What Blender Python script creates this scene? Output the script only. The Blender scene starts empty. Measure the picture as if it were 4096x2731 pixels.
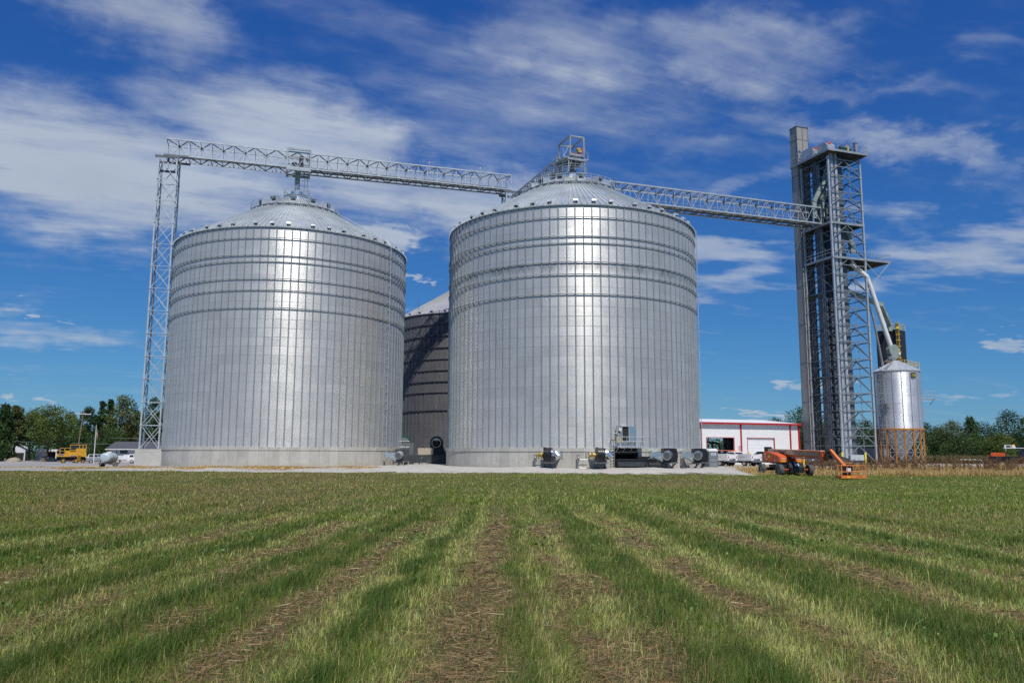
import bpy, math, random
import numpy as np
from mathutils import Vector, Matrix
random.seed(7); rng = np.random.default_rng(7)
PI = math.pi; R = math.radians
S = bpy.context.scene
COL = S.collection

# ------------------------------------------------------------------ helpers
def cr(a, b): return (a[1]*b[2]-a[2]*b[1], a[2]*b[0]-a[0]*b[2], a[0]*b[1]-a[1]*b[0])
def nrm(a):
    l = math.sqrt(a[0]**2+a[1]**2+a[2]**2) or 1.0
    return (a[0]/l, a[1]/l, a[2]/l)

class MB:
    """collects shapes, then links them as one mesh object"""
    def __init__(s): s.v = []; s.f = []; s.m = []; s.mi = 0
    def add(s, vs, fs):
        b = len(s.v); s.v += [tuple(p) for p in vs]
        for f in fs: s.f.append(tuple(i+b for i in f)); s.m.append(s.mi)
    def box(s, x, y, z, sx, sy, sz, rz=0.0):
        """centre x,y; z = bottom"""
        c, n = math.cos(rz), math.sin(rz); vs = []
        for dz in (0, sz):
            for dx, dy in ((-sx/2,-sy/2),(sx/2,-sy/2),(sx/2,sy/2),(-sx/2,sy/2)):
                vs.append((x+dx*c-dy*n, y+dx*n+dy*c, z+dz))
        s.add(vs, [(3,2,1,0),(4,5,6,7),(0,1,5,4),(1,2,6,5),(2,3,7,6),(3,0,4,7)])
    def beam(s, p, q, w, h=None, up=(0,0,1)):
        h = w if h is None else h
        d = nrm((q[0]-p[0], q[1]-p[1], q[2]-p[2]))
        if abs(d[0]*up[0]+d[1]*up[1]+d[2]*up[2]) > .98: up = (1,0,0) if abs(d[0]) < .9 else (0,1,0)
        r = nrm(cr(d, up)); u = cr(r, d); vs = []
        for o in (p, q):
            for a, b in ((-1,-1),(1,-1),(1,1),(-1,1)):
                vs.append(tuple(o[i]+r[i]*a*w/2+u[i]*b*h/2 for i in range(3)))
        s.add(vs, [(0,1,2,3),(7,6,5,4),(4,5,1,0),(5,6,2,1),(6,7,3,2),(7,4,0,3)])
    def tube(s, p, q, r, n=8, r2=None, caps=True):
        r2 = r if r2 is None else r2
        d = nrm((q[0]-p[0], q[1]-p[1], q[2]-p[2]))
        up = (0,0,1) if abs(d[2]) < .95 else (1,0,0)
        a = nrm(cr(d, up)); b = cr(a, d); vs = []
        for o, rr in ((p, r), (q, r2)):
            for k in range(n):
                t = 2*PI*k/n; c, e = math.cos(t)*rr, math.sin(t)*rr
                vs.append(tuple(o[i]+a[i]*c+b[i]*e for i in range(3)))
        fs = [(k, k+n, (k+1) % n+n, (k+1) % n) for k in range(n)]
        if caps: fs += [tuple(range(n)), tuple(range(2*n-1, n-1, -1))]
        s.add(vs, fs)
    def path(s, pts, r, n=6, closed=False):
        m = len(pts)
        for i in range(m if closed else m-1): s.tube(pts[i], pts[(i+1) % m], r, n)
    def lathe(s, prof, n=24, c=(0,0,0), axis='z', a0=0.0, a1=2*PI):
        full = abs(a1-a0-2*PI) < 1e-6; k = n if full else n+1; vs = []
        for r, z in prof:
            for i in range(k):
                t = a0+(a1-a0)*i/n; x, y = r*math.cos(t), r*math.sin(t)
                if axis == 'z': p = (x, y, z)
                elif axis == 'y': p = (x, z, y)
                else: p = (z, x, y)
                vs.append((c[0]+p[0], c[1]+p[1], c[2]+p[2]))
        fs = []
        for j in range(len(prof)-1):
            for i in range(n if full else n):
                a, b = j*k+i, j*k+(i+1) % k
                f = (a, b, b+k, a+k)
                fs.append(f if axis == 'z' else (f[::-1] if axis == 'y' else f))
        s.add(vs, fs)
    def ring(s, r, z, w, h, n=64, c=(0,0)):
        s.lathe([(r-w/2, z-h/2), (r+w/2, z-h/2), (r+w/2, z+h/2), (r-w/2, z+h/2), (r-w/2, z-h/2)], n, (c[0], c[1], 0))
    def prism(s, poly, a, b, plane='xz'):
        """2d polygon extruded from a to b along the remaining axis"""
        n = len(poly); vs = []
        for t in (a, b):
            for u, v in poly:
                vs.append({'xz': (u, t, v), 'xy': (u, v, t), 'yz': (t, u, v)}[plane])
        fs = [tuple(range(n)), tuple(range(2*n-1, n-1, -1))]
        fs += [((i+1) % n, i, i+n, (i+1) % n+n) for i in range(n)]
        s.add(vs, fs)
    def loft(s, loops, caps=True):
        n = len(loops[0]); vs = [p for l in loops for p in l]; fs = []
        for j in range(len(loops)-1):
            for i in range(n):
                a, b = j*n+i, j*n+(i+1) % n; fs.append((a, b, b+n, a+n))
        if caps: fs += [tuple(range(n-1, -1, -1)), tuple(range((len(loops)-1)*n, len(loops)*n))]
        s.add(vs, fs)
    def quad(s, *p): s.add(p, [tuple(range(len(p)))])
    def blob(s, x, y, z, r, sz=1.0, seed=0, n=10, m=6):
        rr = random.Random(seed); loops = []
        for j in range(m+1):
            t = PI/2*j/m
            loops.append([(x+r*math.cos(t)*math.cos(2*PI*i/n)*(1+.18*rr.uniform(-1,1)), y+r*math.cos(t)*math.sin(2*PI*i/n)*(1+.18*rr.uniform(-1,1)), z+r*sz*math.sin(t)*(1+.1*rr.uniform(-1,1))) for i in range(n)])
        s.loft(loops)
    def build(s, name, mat, parent=None, smooth=None, loc=None, rz=0.0):
        me = bpy.data.meshes.new(name)
        me.from_pydata(s.v, [], s.f)
        mats = mat if isinstance(mat, (list, tuple)) else [mat]
        for m_ in mats: me.materials.append(m_)
        if len(mats) > 1: me.polygons.foreach_set('material_index', s.m)
        me.update()
        if smooth:
            me.polygons.foreach_set('use_smooth', [True]*len(me.polygons))
            me.set_sharp_from_angle(angle=R(smooth))
        o = bpy.data.objects.new(name, me); COL.objects.link(o)
        if parent is not None: o.parent = parent
        if loc is not None: o.location = loc
        if rz: o.rotation_euler = (0,0,rz)
        return o

def np_mesh(name, verts, quads=None, tris=None, mat=None, cols=None, parent=None, normals=None):
    me = bpy.data.meshes.new(name)
    nq = 0 if quads is None else len(quads); nt = 0 if tris is None else len(tris)
    me.vertices.add(len(verts)); me.vertices.foreach_set('co', np.asarray(verts, np.float32).ravel())
    loops = np.concatenate([x.ravel() for x in (quads, tris) if x is not None]).astype(np.int32)
    me.loops.add(len(loops)); me.loops.foreach_set('vertex_index', loops)
    me.polygons.add(nq+nt)
    st = np.concatenate([np.arange(nq)*4, nq*4+np.arange(nt)*3]).astype(np.int32)
    me.polygons.foreach_set('loop_start', st)
    me.update(calc_edges=True)
    if cols is not None:
        ca = me.color_attributes.new('tint', 'FLOAT_COLOR', 'POINT')
        c4 = np.ones((len(verts), 4), np.float32); c4[:, :3] = cols
        ca.data.foreach_set('color', c4.ravel())
    if mat: me.materials.append(mat)
    o = bpy.data.objects.new(name, me); COL.objects.link(o)
    if parent is not None: o.parent = parent
    return o

def thing(name, label, cat, loc=(0,0,0), rz=0.0, group=None):
    o = bpy.data.objects.new(name, None); COL.objects.link(o)
    o.empty_display_size = .3; o.location = loc; o.rotation_euler = (0,0,rz)
    o['label'] = label; o['category'] = cat
    if group: o['group'] = group
    return o
def tag(o, label, cat, group=None):
    o['label'] = label; o['category'] = cat
    if group: o['group'] = group
    return o
def kind(o, k): o['kind'] = k; return o
def dup(root, loc=None, rz=None, label=None, parent=None):
    c = root.copy(); COL.objects.link(c)
    if parent is not None: c.parent = parent
    if loc is not None: c.location = loc
    if rz is not None: c.rotation_euler = (0,0,rz)
    if label: c['label'] = label
    for ch in list(root.children): dup(ch, parent=c)
    return c

# ------------------------------------------------------------------ materials
class NT:
    def __init__(s, tree): s.t = tree; s.n = tree.nodes; s.l = tree.links
    def new(s, typ, **kw):
        n = s.n.new(typ)
        for k, v in kw.items(): setattr(n, k, v)
        return n
    def put(s, sock, val):
        if isinstance(val, bpy.types.NodeSocket): s.l.new(val, sock)
        else: sock.default_value = val
    def math(s, op, a, b=0.0, c=0.0, clamp=False):
        n = s.new('ShaderNodeMath', operation=op, use_clamp=clamp)
        s.put(n.inputs[0], a); s.put(n.inputs[1], b); s.put(n.inputs[2], c)
        return n.outputs[0]
    def vec(s, op, a, b=(0,0,0), sc=None):
        n = s.new('ShaderNodeVectorMath', operation=op)
        s.put(n.inputs[0], a)
        if op != 'NORMALIZE' and op != 'SCALE': s.put(n.inputs[1], b)
        if sc is not None: s.put(n.inputs['Scale'], sc)
        return n.outputs[0]
    def xyz(s, x, y, z):
        n = s.new('ShaderNodeCombineXYZ'); s.put(n.inputs[0], x); s.put(n.inputs[1], y); s.put(n.inputs[2], z); return n.outputs[0]
    def sep(s, v):
        n = s.new('ShaderNodeSeparateXYZ'); s.put(n.inputs[0], v); return n.outputs
    def noise(s, vec, scale, detail=3.0, rough=.55, dims='3D'):
        n = s.new('ShaderNodeTexNoise', noise_dimensions=dims)
        if vec is not None: s.put(n.inputs['Vector'], vec)
        n.inputs['Scale'].default_value = scale; n.inputs['Detail'].default_value = detail; n.inputs['Roughness'].default_value = rough
        return n.outputs['Fac']
    def mr(s, v, a, b, c, d, smooth=False):
        n = s.new('ShaderNodeMapRange', interpolation_type='SMOOTHSTEP' if smooth else 'LINEAR')
        s.put(n.inputs[0], v)
        for i, q in enumerate((a, b, c, d)): s.put(n.inputs[i+1], q)
        return n.outputs[0]
    def mix(s, f, a, b, mode='MIX'):
        n = s.new('ShaderNodeMix', data_type='RGBA', blend_type=mode)
        s.put(n.inputs[0], f); s.put(n.inputs[6], a); s.put(n.inputs[7], b)
        return n.outputs[2]

def new_mat(name):
    m = bpy.data.materials.new(name); m.use_nodes = True
    t = NT(m.node_tree); b = t.n['Principled BSDF']
    return m, t, b
def c4(c): return (c[0], c[1], c[2], 1.0)
def mat(name, col, rough=.55, metal=0.0, var=.10, scale=2.0, dirt=None, dirt_amt=.35, spec=.5, streak=False):
    """painted / metal / concrete surface with mottling and optional dirt patches"""
    m, t, b = new_mat(name)
    tc = t.new('ShaderNodeTexCoord').outputs['Object']
    if streak: tc = t.vec('MULTIPLY', tc, (3.0, 3.0, .25))
    n1 = t.noise(tc, scale, 4.0); n2 = t.noise(tc, scale*9, 3.0)
    f = t.math('ADD', t.mr(n1, .3, .7, -var, var), t.mr(n2, .3, .7, -var*.5, var*.5))
    c = t.vec('SCALE', col[:3], sc=t.math('ADD', f, 1.0))
    if dirt:
        d = t.mr(t.noise(tc, scale*1.7, 6.0, .65), .48, .75, 0.0, dirt_amt, True)
        c = t.mix(d, c, c4(dirt))
    t.put(b.inputs['Base Color'], c)
    t.put(b.inputs['Roughness'], t.math('ADD', t.mr(n1, .3, .7, -.08, .08), rough))
    b.inputs['Metallic'].default_value = metal; b.inputs['Specular IOR Level'].default_value = spec
    return m
def glass(name, col=(.02,.025,.03), rough=.08):
    m, t, b = new_mat(name)
    b.inputs['Base Color'].default_value = c4(col); b.inputs['Roughness'].default_value = rough
    b.inputs['Specular IOR Level'].default_value = .7
    tc = t.new('ShaderNodeTexCoord').outputs['Object']
    t.put(b.inputs['Roughness'], t.mr(t.noise(tc, 1.5), .3, .7, rough, rough+.08))
    return m
def leaf_mat(name, trans=.35, rough=.55):
    m, t, b = new_mat(name)
    a = t.new('ShaderNodeAttribute'); a.attribute_name = 'tint'
    t.put(b.inputs['Base Color'], a.outputs['Color']); b.inputs['Roughness'].default_value = rough
    b.inputs['Specular IOR Level'].default_value = .3
    tr = t.new('ShaderNodeBsdfTranslucent'); t.put(tr.inputs['Color'], t.vec('MULTIPLY', a.outputs['Color'], (1.1, 1.2, .6)))
    mx = t.new('ShaderNodeMixShader'); mx.inputs[0].default_value = trans
    t.l.new(b.outputs[0], mx.inputs[1]); t.l.new(tr.outputs[0], mx.inputs[2])
    t.l.new(mx.outputs[0], t.n['Material Output'].inputs['Surface'])
    return m

M = dict(
    steel=mat('galvanised_steel', (.34,.37,.39), .5, .4, .12, .8),
    steel_light=mat('bright_galvanised_steel', (.47,.51,.53), .45, .4, .10, .8),
    brace=mat('brace_steel', (.235,.26,.28), .5, .35, .12, .8),
    steel_dark=mat('weathered_and_shaded_steel', (.14,.155,.17), .55, .4, .15, .8),
    duct=mat('bright_sheet_metal', (.74,.76,.78), .28, .95, .08, 1.5),
    chute=mat('grey_green_chute_paint', (.26,.32,.29), .5, .1, .12, .7),
    casing=mat('elevator_casing_steel', (.115,.135,.16), .5, .25, .12, .5),
    clad=mat('beige_grey_cladding', (.50,.49,.45), .6, 0, .06, .5),
    concrete=mat('cast_concrete', (.46,.45,.415), .9, 0, .14, .45, (.27,.25,.21), .35, .2),
    concrete_streak=mat('stained_concrete', (.47,.46,.425), .9, 0, .16, .5, (.25,.235,.20), .30, .2, True),
    black=mat('black_paint', (.014,.014,.016), .38, 0, .2, 2),
    black_matt=mat('matt_black', (.012,.012,.013), .8, 0, .2, 2),
    dark=mat('dark_recess', (.02,.02,.021), .9, 0, .2, 1),
    charcoal=mat('charcoal_machine_paint', (.045,.052,.055), .5, 0, .2, 1.5),
    dryer=mat('dark_dryer_screen', (.022,.025,.032), .6, .1, .2, .4),
    green=mat('dark_green_fan_paint', (.02,.085,.05), .4, 0, .15, 1),
    brown=mat('rusty_inlet', (.06,.035,.022), .8, 0, .2, 3),
    rusty=mat('rust_streaked_panel', (.45,.40,.32), .8, 0, .12, 1.2, (.20,.10,.045), .85, .3, True),
    gold=mat('gold_motor_paint', (.50,.36,.10), .45, .2, .12, 3),
    yellow=mat('safety_yellow', (.72,.50,.02), .5, 0, .08, 2),
    bollard=mat('bollard_yellow', (.80,.62,.02), .45, 0, .06, 2),
    amber=mat('machine_amber', (.56,.30,.018), .5, 0, .14, 1.2, (.20,.12,.03), .45),
    orange=mat('lift_orange', (.66,.105,.018), .42, 0, .09, 1.5, (.40,.09,.03), .3),
    orange_pale=mat('sunfaded_orange', (.70,.20,.05), .5, 0, .10, 1.5),
    cream=mat('boom_cream', (.62,.53,.34), .5, 0, .08, 1.0),
    leg_orange=mat('leg_orange_paint', (.42,.155,.012), .5, 0, .12, 1.5),
    white=mat('white_metal_cladding', (.78,.79,.80), .5, 0, .03, .6),
    white_paint=mat('white_vehicle_paint', (.74,.74,.74), .28, 0, .03, 1, (.45,.43,.38), .2),
    offwhite=mat('off_white_siding', (.66,.67,.69), .6, 0, .05, .8),
    red=mat('red_trim_paint', (.42,.012,.025), .45, 0, .06, 1),
    redcar=mat('red_vehicle_paint', (.30,.012,.018), .25, 0, .05, 1),
    silver=mat('silver_vehicle_paint', (.40,.41,.42), .3, .6, .05, 1),
    blackcar=mat('black_vehicle_paint', (.012,.013,.018), .22, 0, .05, 1),
    rubber=mat('tyre_rubber', (.035,.035,.036), .85, 0, .15, 5),
    rubber_dusty=mat('dusty_tyre_rubber', (.10,.10,.098), .9, 0, .22, 4, (.22,.21,.19), .6),
    rim=mat('wheel_rim_steel', (.56,.52,.46), .55, 0, .1, 3),
    glass=glass('dark_window_glass'),
    roofing=mat('grey_roof_shingle', (.075,.08,.095), .9, 0, .12, 1.5),
    plastic_grey=mat('grey_plastic', (.17,.185,.20), .5, 0, .06, 1.5),
    plastic_white=mat('white_plastic', (.68,.69,.68), .45, 0, .05, 1.5),
    cabinet=mat('pale_cabinet_paint', (.46,.51,.50), .5, 0, .06, 1.2, (.30,.26,.2), .3),
    tank=mat('pale_blue_tank', (.42,.51,.54), .45, .1, .08, .9, (.30,.24,.17), .45),
    rust=mat('brown_rusted_frame', (.085,.05,.035), .8, 0, .2, 2),
    wood=mat('grey_pole_wood', (.19,.155,.12), .9, 0, .15, 1.5, None, 0, .2, True),
    blue=mat('flag_blue', (.02,.03,.14), .7, 0, .05, 3),
    flagred=mat('flag_red', (.42,.02,.04), .7, 0, .05, 3),
    ink=mat('navy_lettering', (.02,.02,.05), .5, 0, .05, 3),
    ink_red=mat('red_lettering', (.5,.02,.03), .5, 0, .05, 3),
    ink_blue=mat('blue_lettering', (.02,.09,.42), .5, 0, .05, 3),
    trailer=mat('dull_grey_trailer', (.22,.215,.22), .55, .2, .10, .5),
    tarp=mat('dark_tarpaulin', (.02,.021,.026), .55, 0, .2, 1),
    vent=mat('vent_sheet', (.62,.64,.65), .32, .45, .06, 1.5),
    bark=mat('tree_bark', (.085,.065,.05), .95, 0, .2, 2),
    lamp_red=mat('red_lens', (.45,.01,.01), .25, 0, .02, 2),
    sand=mat('sand_heap', (.30,.26,.20), .95, 0, .15, 1.5),
)
m_, t_, b_ = new_mat('amber_beacon'); M['beacon'] = m_
b_.inputs['Base Color'].default_value = (.9,.25,.01,1); b_.inputs['Emission Color'].default_value = (1,.3,.02,1); b_.inputs['Emission Strength'].default_value = 1.2
t_.put(b_.inputs['Roughness'], t_.mr(t_.noise(None, 6), .3, .7, .2, .35))
M['leaf'] = leaf_mat('leaf', .30); M['blade'] = leaf_mat('grass_blade', .35, .5); M['dry'] = leaf_mat('dry_stem', .15, .8)

def clad_mat(name, col, pitch, amt=.55):
    """ribbed wall sheeting: shallow upright ribs as a true normal change"""
    m, t, b = new_mat(name)
    tc = t.new('ShaderNodeTexCoord').outputs['Object']; s = t.sep(tc)
    u = t.math('ADD', s[0], s[1])
    w = t.math('FRACT', t.math('DIVIDE', u, pitch))
    rib = t.math('SUBTRACT', t.mr(w, .0, .06, 1, 0), t.mr(w, .94, 1.0, 0, 1))
    g = t.new('ShaderNodeNewGeometry').outputs['Normal']
    tang = t.vec('CROSS_PRODUCT', g, (0,0,1))
    nn = t.vec('NORMALIZE', t.vec('ADD', g, t.vec('SCALE', tang, sc=t.math('MULTIPLY', rib, amt))))
    t.put(b.inputs['Normal'], nn)
    n1 = t.noise(tc, .6, 4.0)
    t.put(b.inputs['Base Color'], t.vec('SCALE', col, sc=t.mr(n1, .3, .7, .95, 1.04)))
    b.inputs['Roughness'].default_value = .5
    return m
M['clad_white'] = clad_mat('ribbed_white_sheeting', (.78,.785,.78), .30, 1.0)
M['clad_beige'] = clad_mat('ribbed_beige_sheeting', (.31,.305,.28), .25)

def silo_mat(name, base, rough, metal, pitch=.102, amp=.40, grime=0.0, rings=1.118, cols=35, stain=None):
    """corrugated galvanised sheets: the true corrugation normal plus sheet-to-sheet differences"""
    m, t, b = new_mat(name)
    tc = t.new('ShaderNodeTexCoord').outputs['Object']; s = t.sep(tc)
    th = t.math('ARCTAN2', s[1], s[0]); z = s[2]
    ringi = t.math('FLOOR', t.math('DIVIDE', z, rings))
    u = t.math('ADD', t.math('MULTIPLY', th, cols/(2*PI)), t.math('MULTIPLY', ringi, .3333))
    cell = t.xyz(t.math('FLOOR', u), ringi, 0)
    wn = t.new('ShaderNodeTexWhiteNoise', noise_dimensions='3D'); t.put(wn.inputs['Vector'], cell)
    rnd = t.sep(wn.outputs['Color'])
    g = t.new('ShaderNodeNewGeometry').outputs['Normal']
    ph = t.math('COSINE', t.math('MULTIPLY', z, 2*PI/pitch))
    tang = t.vec('CROSS_PRODUCT', (0,0,1), g)
    warp = t.mr(t.noise(t.xyz(t.math('MULTIPLY', th, 16.0), t.math('MULTIPLY', z, .5), 0), 1.6, 3.0), .3, .7, -.012, .012)
    tilt = t.math('ADD', t.mr(rnd[0], 0, 1, -.010, .010), warp)
    nn = t.vec('ADD', t.vec('ADD', g, t.xyz(0, 0, t.math('MULTIPLY', ph, amp))), t.vec('SCALE', tang, sc=tilt))
    t.put(b.inputs['Normal'], t.vec('NORMALIZE', nn))
    n1 = t.noise(tc, .35, 4.0); n2 = t.noise(t.vec('MULTIPLY', tc, (2.0, 2.0, .12)), 1.2, 5.0, .6)
    f = t.math('ADD', t.mr(rnd[1], 0, 1, -.05, .05), t.math('ADD', t.mr(n1, .3, .7, -.05, .05), t.mr(n2, .3, .7, -.07, .07)))
    c = t.vec('SCALE', base, sc=t.math('ADD', f, 1.0))
    if grime:
        d = t.mr(t.noise(t.vec('MULTIPLY', tc, (1.5, 1.5, .2)), 1.5, 6.0, .65), .4, .7, 0, grime, True)
        c = t.mix(d, c, (.055,.053,.057,1))
    if stain:                                                   # grey dust run down below one ring
        band = t.math('MULTIPLY', t.mr(z, stain[0]-.35, stain[0]+.3, 0, 1, True), t.mr(z, stain[1], stain[1]+.1, 1, 0))
        pat = t.mr(t.noise(t.xyz(t.math('MULTIPLY', th, 9.0), t.math('MULTIPLY', z, .25), 0), 2.2, 5.0, .65), .40, .62, .25, 1, True)
        c = t.mix(t.math('MULTIPLY', t.math('MULTIPLY', band, pat), .62), c, (.20,.20,.205,1))
    t.put(b.inputs['Base Color'], c); b.inputs['Metallic'].default_value = metal
    t.put(b.inputs['Roughness'], t.math('ADD', t.math('ADD', t.mr(rnd[2], 0, 1, -.03, .03), t.mr(t.noise(tc, 30.0, 2.0), .4, .6, -.10, .15)), rough))     # zinc spangle
    return m
M['silo'] = silo_mat('corrugated_silo_sheet', (.665,.65,.615), .33, .60, amp=.31)
M['silo_stained'] = silo_mat('stained_corrugated_sheet', (.665,.65,.615), .33, .60, amp=.31, stain=(22.0, 22.85))
M['silo_rib'] = mat('silo_stiffener_steel', (.27,.31,.335), .45, .3, .08, .5)
M['silo_roof'] = mat('silo_roof_sheet', (.58,.62,.62), .42, .55, .07, .4)
M['old_silo'] = silo_mat('weathered_silo_sheet', (.155,.152,.158), .55, .3, grime=.4)
M['old_rib'] = mat('weathered_stiffener', (.13,.14,.15), .55, .3, .15, .6)
M['bin'] = silo_mat('hopper_bin_sheet', (.74,.75,.76), .36, .85, amp=.42, rings=1.3, cols=12)

def decal(txt, size, ma, parent, loc, rot, name='lettering', ext=.004, align='CENTER', sx=1.0):
    """raised letters: text outline turned into a mesh"""
    cu = bpy.data.curves.new(name, 'FONT'); cu.body = txt; cu.size = size; cu.align_x = align; cu.align_y = 'CENTER'; cu.extrude = ext
    o = bpy.data.objects.new(name, cu); COL.objects.link(o)
    me = bpy.data.meshes.new_from_object(o); bpy.data.objects.remove(o)
    me.materials.clear(); me.materials.append(ma)
    o = bpy.data.objects.new(name, me); COL.objects.link(o); o.parent = parent
    o.location = loc; o.rotation_euler = rot; o.scale = (sx, 1, 1)
    return o

def sstep(a, b, x):
    t = np.clip((np.asarray(x, float)-a)/(b-a), 0, 1); return t*t*(3-2*t)
def ground_z(x, y):
    """mown field dipping away from the camera, then the raised gravel yard"""
    x = np.asarray(x, float); y = np.asarray(y, float)
    wl = sstep(-8, -28, x)                                    # left part of the yard lies lower
    f = -.0236*np.clip(y, -20, 30)
    f = np.where(y > 30, -.708-.03*sstep(30, 45, y), f)
    end = -.55*(1-wl)-.33*wl
    f = f+(end+.738)*sstep(55, 78, y)
    yard = wl*(-.25-.50*sstep(98, 165, y))
    sh = 7.5*sstep(22, 27, x)                                  # the dry strip by the lift stays low
    t = sstep(79.5+sh, 88+sh, y)
    return f*(1-t)+yard*t
def gz(x, y): return float(ground_z(x, y))

def ring_concrete():
    """poured ring: upright form panels, joints, run-down stains"""
    m, t, b = new_mat('formed_concrete')
    tc = t.new('ShaderNodeTexCoord').outputs['Object']; q = t.sep(tc)
    th = t.math('MULTIPLY', t.math('ARCTAN2', q[1], q[0]), 84/(2*PI)); cell = t.math('FLOOR', th); fr = t.math('FRACT', th)
    wn = t.new('ShaderNodeTexWhiteNoise', noise_dimensions='1D'); t.put(wn.inputs['W'], cell); r = t.sep(wn.outputs['Color'])
    joint = t.math('MAXIMUM', t.mr(fr, .0, .05, 1, 0), t.mr(fr, .95, 1, 0, 1))
    n1 = t.noise(tc, .7, 5.0, .6); st = t.noise(t.xyz(t.math('MULTIPLY', th, 1.3), t.math('MULTIPLY', q[2], .35), 0), 2.4, 6.0, .65)
    f = t.math('ADD', t.mr(r[0], 0, 1, .90, 1.06), t.mr(n1, .3, .7, -.10, .10))
    c = t.vec('SCALE', (.475,.46,.415), sc=f)
    c = t.mix(t.math('MULTIPLY', t.mr(st, .52, .70, 0, 1, True), .38), c, (.24,.22,.18,1))
    c = t.mix(t.math('MULTIPLY', joint, .45), c, (.22,.21,.19,1))
    splash = t.math('MULTIPLY', t.mr(q[2], .55, -.1, 0, 1, True), t.mr(n1, .4, .65, .1, .7))
    c = t.mix(splash, c, (.36,.30,.22,1))
    t.put(b.inputs['Base Color'], c); b.inputs['Roughness'].default_value = .9; b.inputs['Specular IOR Level'].default_value = .2
    return m
M['ring_concrete'] = ring_concrete()
# ------------------------------------------------------------------ camera, sky, sun
cam = bpy.data.cameras.new('camera'); co = bpy.data.objects.new('camera', cam); COL.objects.link(co); S.camera = co
cam.sensor_width = 36.0; cam.lens = 28.0; cam.clip_start = .05; cam.clip_end = 4000
PITCH, ROLL = R(7.87), R(.25)
fw = Vector((0, math.cos(PITCH), math.sin(PITCH))); up = Vector((0, -math.sin(PITCH), math.cos(PITCH))); rt = Vector((1,0,0))
r2 = rt*math.cos(ROLL)+up*math.sin(ROLL); u2 = up*math.cos(ROLL)-rt*math.sin(ROLL)
mw = Matrix((r2, u2, -fw)).transposed().to_4x4(); mw.translation = (0, 0, 1.75); co.matrix_world = mw

SUN_AZ, SUN_EL = R(13), R(56)          # azimuth measured from straight behind the camera towards the right
sd = Vector((math.sin(SUN_AZ)*math.cos(SUN_EL), -math.cos(SUN_AZ)*math.cos(SUN_EL), math.sin(SUN_EL)))
sl = bpy.data.lights.new('sun', 'SUN'); sl.energy = 4.2; sl.angle = R(.53); sl.color = (1, .955, .89)
so = bpy.data.objects.new('sun', sl); COL.objects.link(so); so.rotation_euler = sd.to_track_quat('Z', 'Y').to_euler(); so.location = sd*200

W = bpy.data.worlds.new('World'); S.world = W; W.use_nodes = True
t = NT(W.node_tree); bg = t.n['Background']
sky = t.new('ShaderNodeTexSky', sky_type='NISHITA'); sky.sun_disc = False
sky.sun_elevation = SUN_EL; sky.sun_rotation = PI-SUN_AZ; sky.altitude = 250; sky.air_density = 1.0; sky.dust_density = .25; sky.ozone_density = 3.0
sc_ = t.sep(sky.outputs[0])
def chan(i, k, p): return t.math('MULTIPLY', t.math('POWER', t.math('MULTIPLY', sc_[i], .1), p), k*10)
blue = t.xyz(chan(0, .275, 1.18), chan(1, .485, .96), chan(2, .68, .60))     # deep, clear summer blue
d = t.vec('NORMALIZE', t.new('ShaderNodeTexCoord').outputs['Generated']); ds = t.sep(d)
az = t.math('MULTIPLY', t.math('ARCTAN2', ds[0], ds[1]), 180/PI); el = t.math('MULTIPLY', t.math('ARCSINE', ds[2]), 180/PI)
# cloud deck seen in perspective: direction divided by its height
zc = t.math('ADD', t.math('MAXIMUM', ds[2], 0.0), .10)
px, py = t.math('DIVIDE', ds[0], zc), t.math('DIVIDE', ds[1], zc)
def cloud_noise(sx, sy, rot, scale, det, rough, off):
    c, s_ = math.cos(rot), math.sin(rot)
    u = t.math('ADD', t.math('MULTIPLY', px, c*sx), t.math('MULTIPLY', py, s_*sx))
    v = t.math('ADD', t.math('MULTIPLY', px, -s_*sy), t.math('MULTIPLY', py, c*sy))
    return t.noise(t.xyz(u, v, off), scale, det, rough)
nA = cloud_noise(1.0, 1.0, 0.0, 1.9, 9.0, .56, 3.7)      # billowy
nB = cloud_noise(.42, 1.7, .42, 2.6, 9.0, .62, 11.2)      # wind-drawn wisps
nC = cloud_noise(1.0, 1.6, .2, 9.0, 4.0, .5, 5.1)        # small ripples
nD = cloud_noise(1.0, 1.0, 0.3, .9, 3.0, .5, 21.0)
w1 = cloud_noise(1.0, 1.0, 0.0, 2.3, 6.0, .58, 31.0); w2 = cloud_noise(1.0, 1.0, 0.0, 2.3, 6.0, .58, 47.0)
w3 = t.noise(t.vec('SCALE', d, sc=38.0), 1.0, 4.0, .6); w4 = t.noise(t.vec('ADD', t.vec('SCALE', d, sc=38.0), (9, 3, 5)), 1.0, 4.0, .6)
az = t.math('ADD', az, t.math('ADD', t.mr(w1, 0, 1, -8.5, 8.5), t.mr(w3, 0, 1, -1.5, 1.5)))
el = t.math('ADD', el, t.math('ADD', t.math('MULTIPLY', t.mr(w2, 0, 1, -5.0, 5.0), t.mr(ds[2], .05, .25, .15, 1)), t.mr(w4, 0, 1, -.75, .75)))
def ell(a0, e0, a, b, rot=0.0, soft=.75):
    c, s_ = math.cos(R(rot)), math.sin(R(rot))
    da, de = t.math('SUBTRACT', az, a0), t.math('SUBTRACT', el, e0)
    u = t.math('DIVIDE', t.math('ADD', t.math('MULTIPLY', da, c), t.math('MULTIPLY', de, s_)), a)
    v = t.math('DIVIDE', t.math('SUBTRACT', t.math('MULTIPLY', de, c), t.math('MULTIPLY', da, s_)), b)
    r = t.math('SQRT', t.math('ADD', t.math('MULTIPLY', u, u), t.math('MULTIPLY', v, v)))
    return t.mr(r, 1-soft, 1+soft*.35, 1, 0, True)
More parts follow.
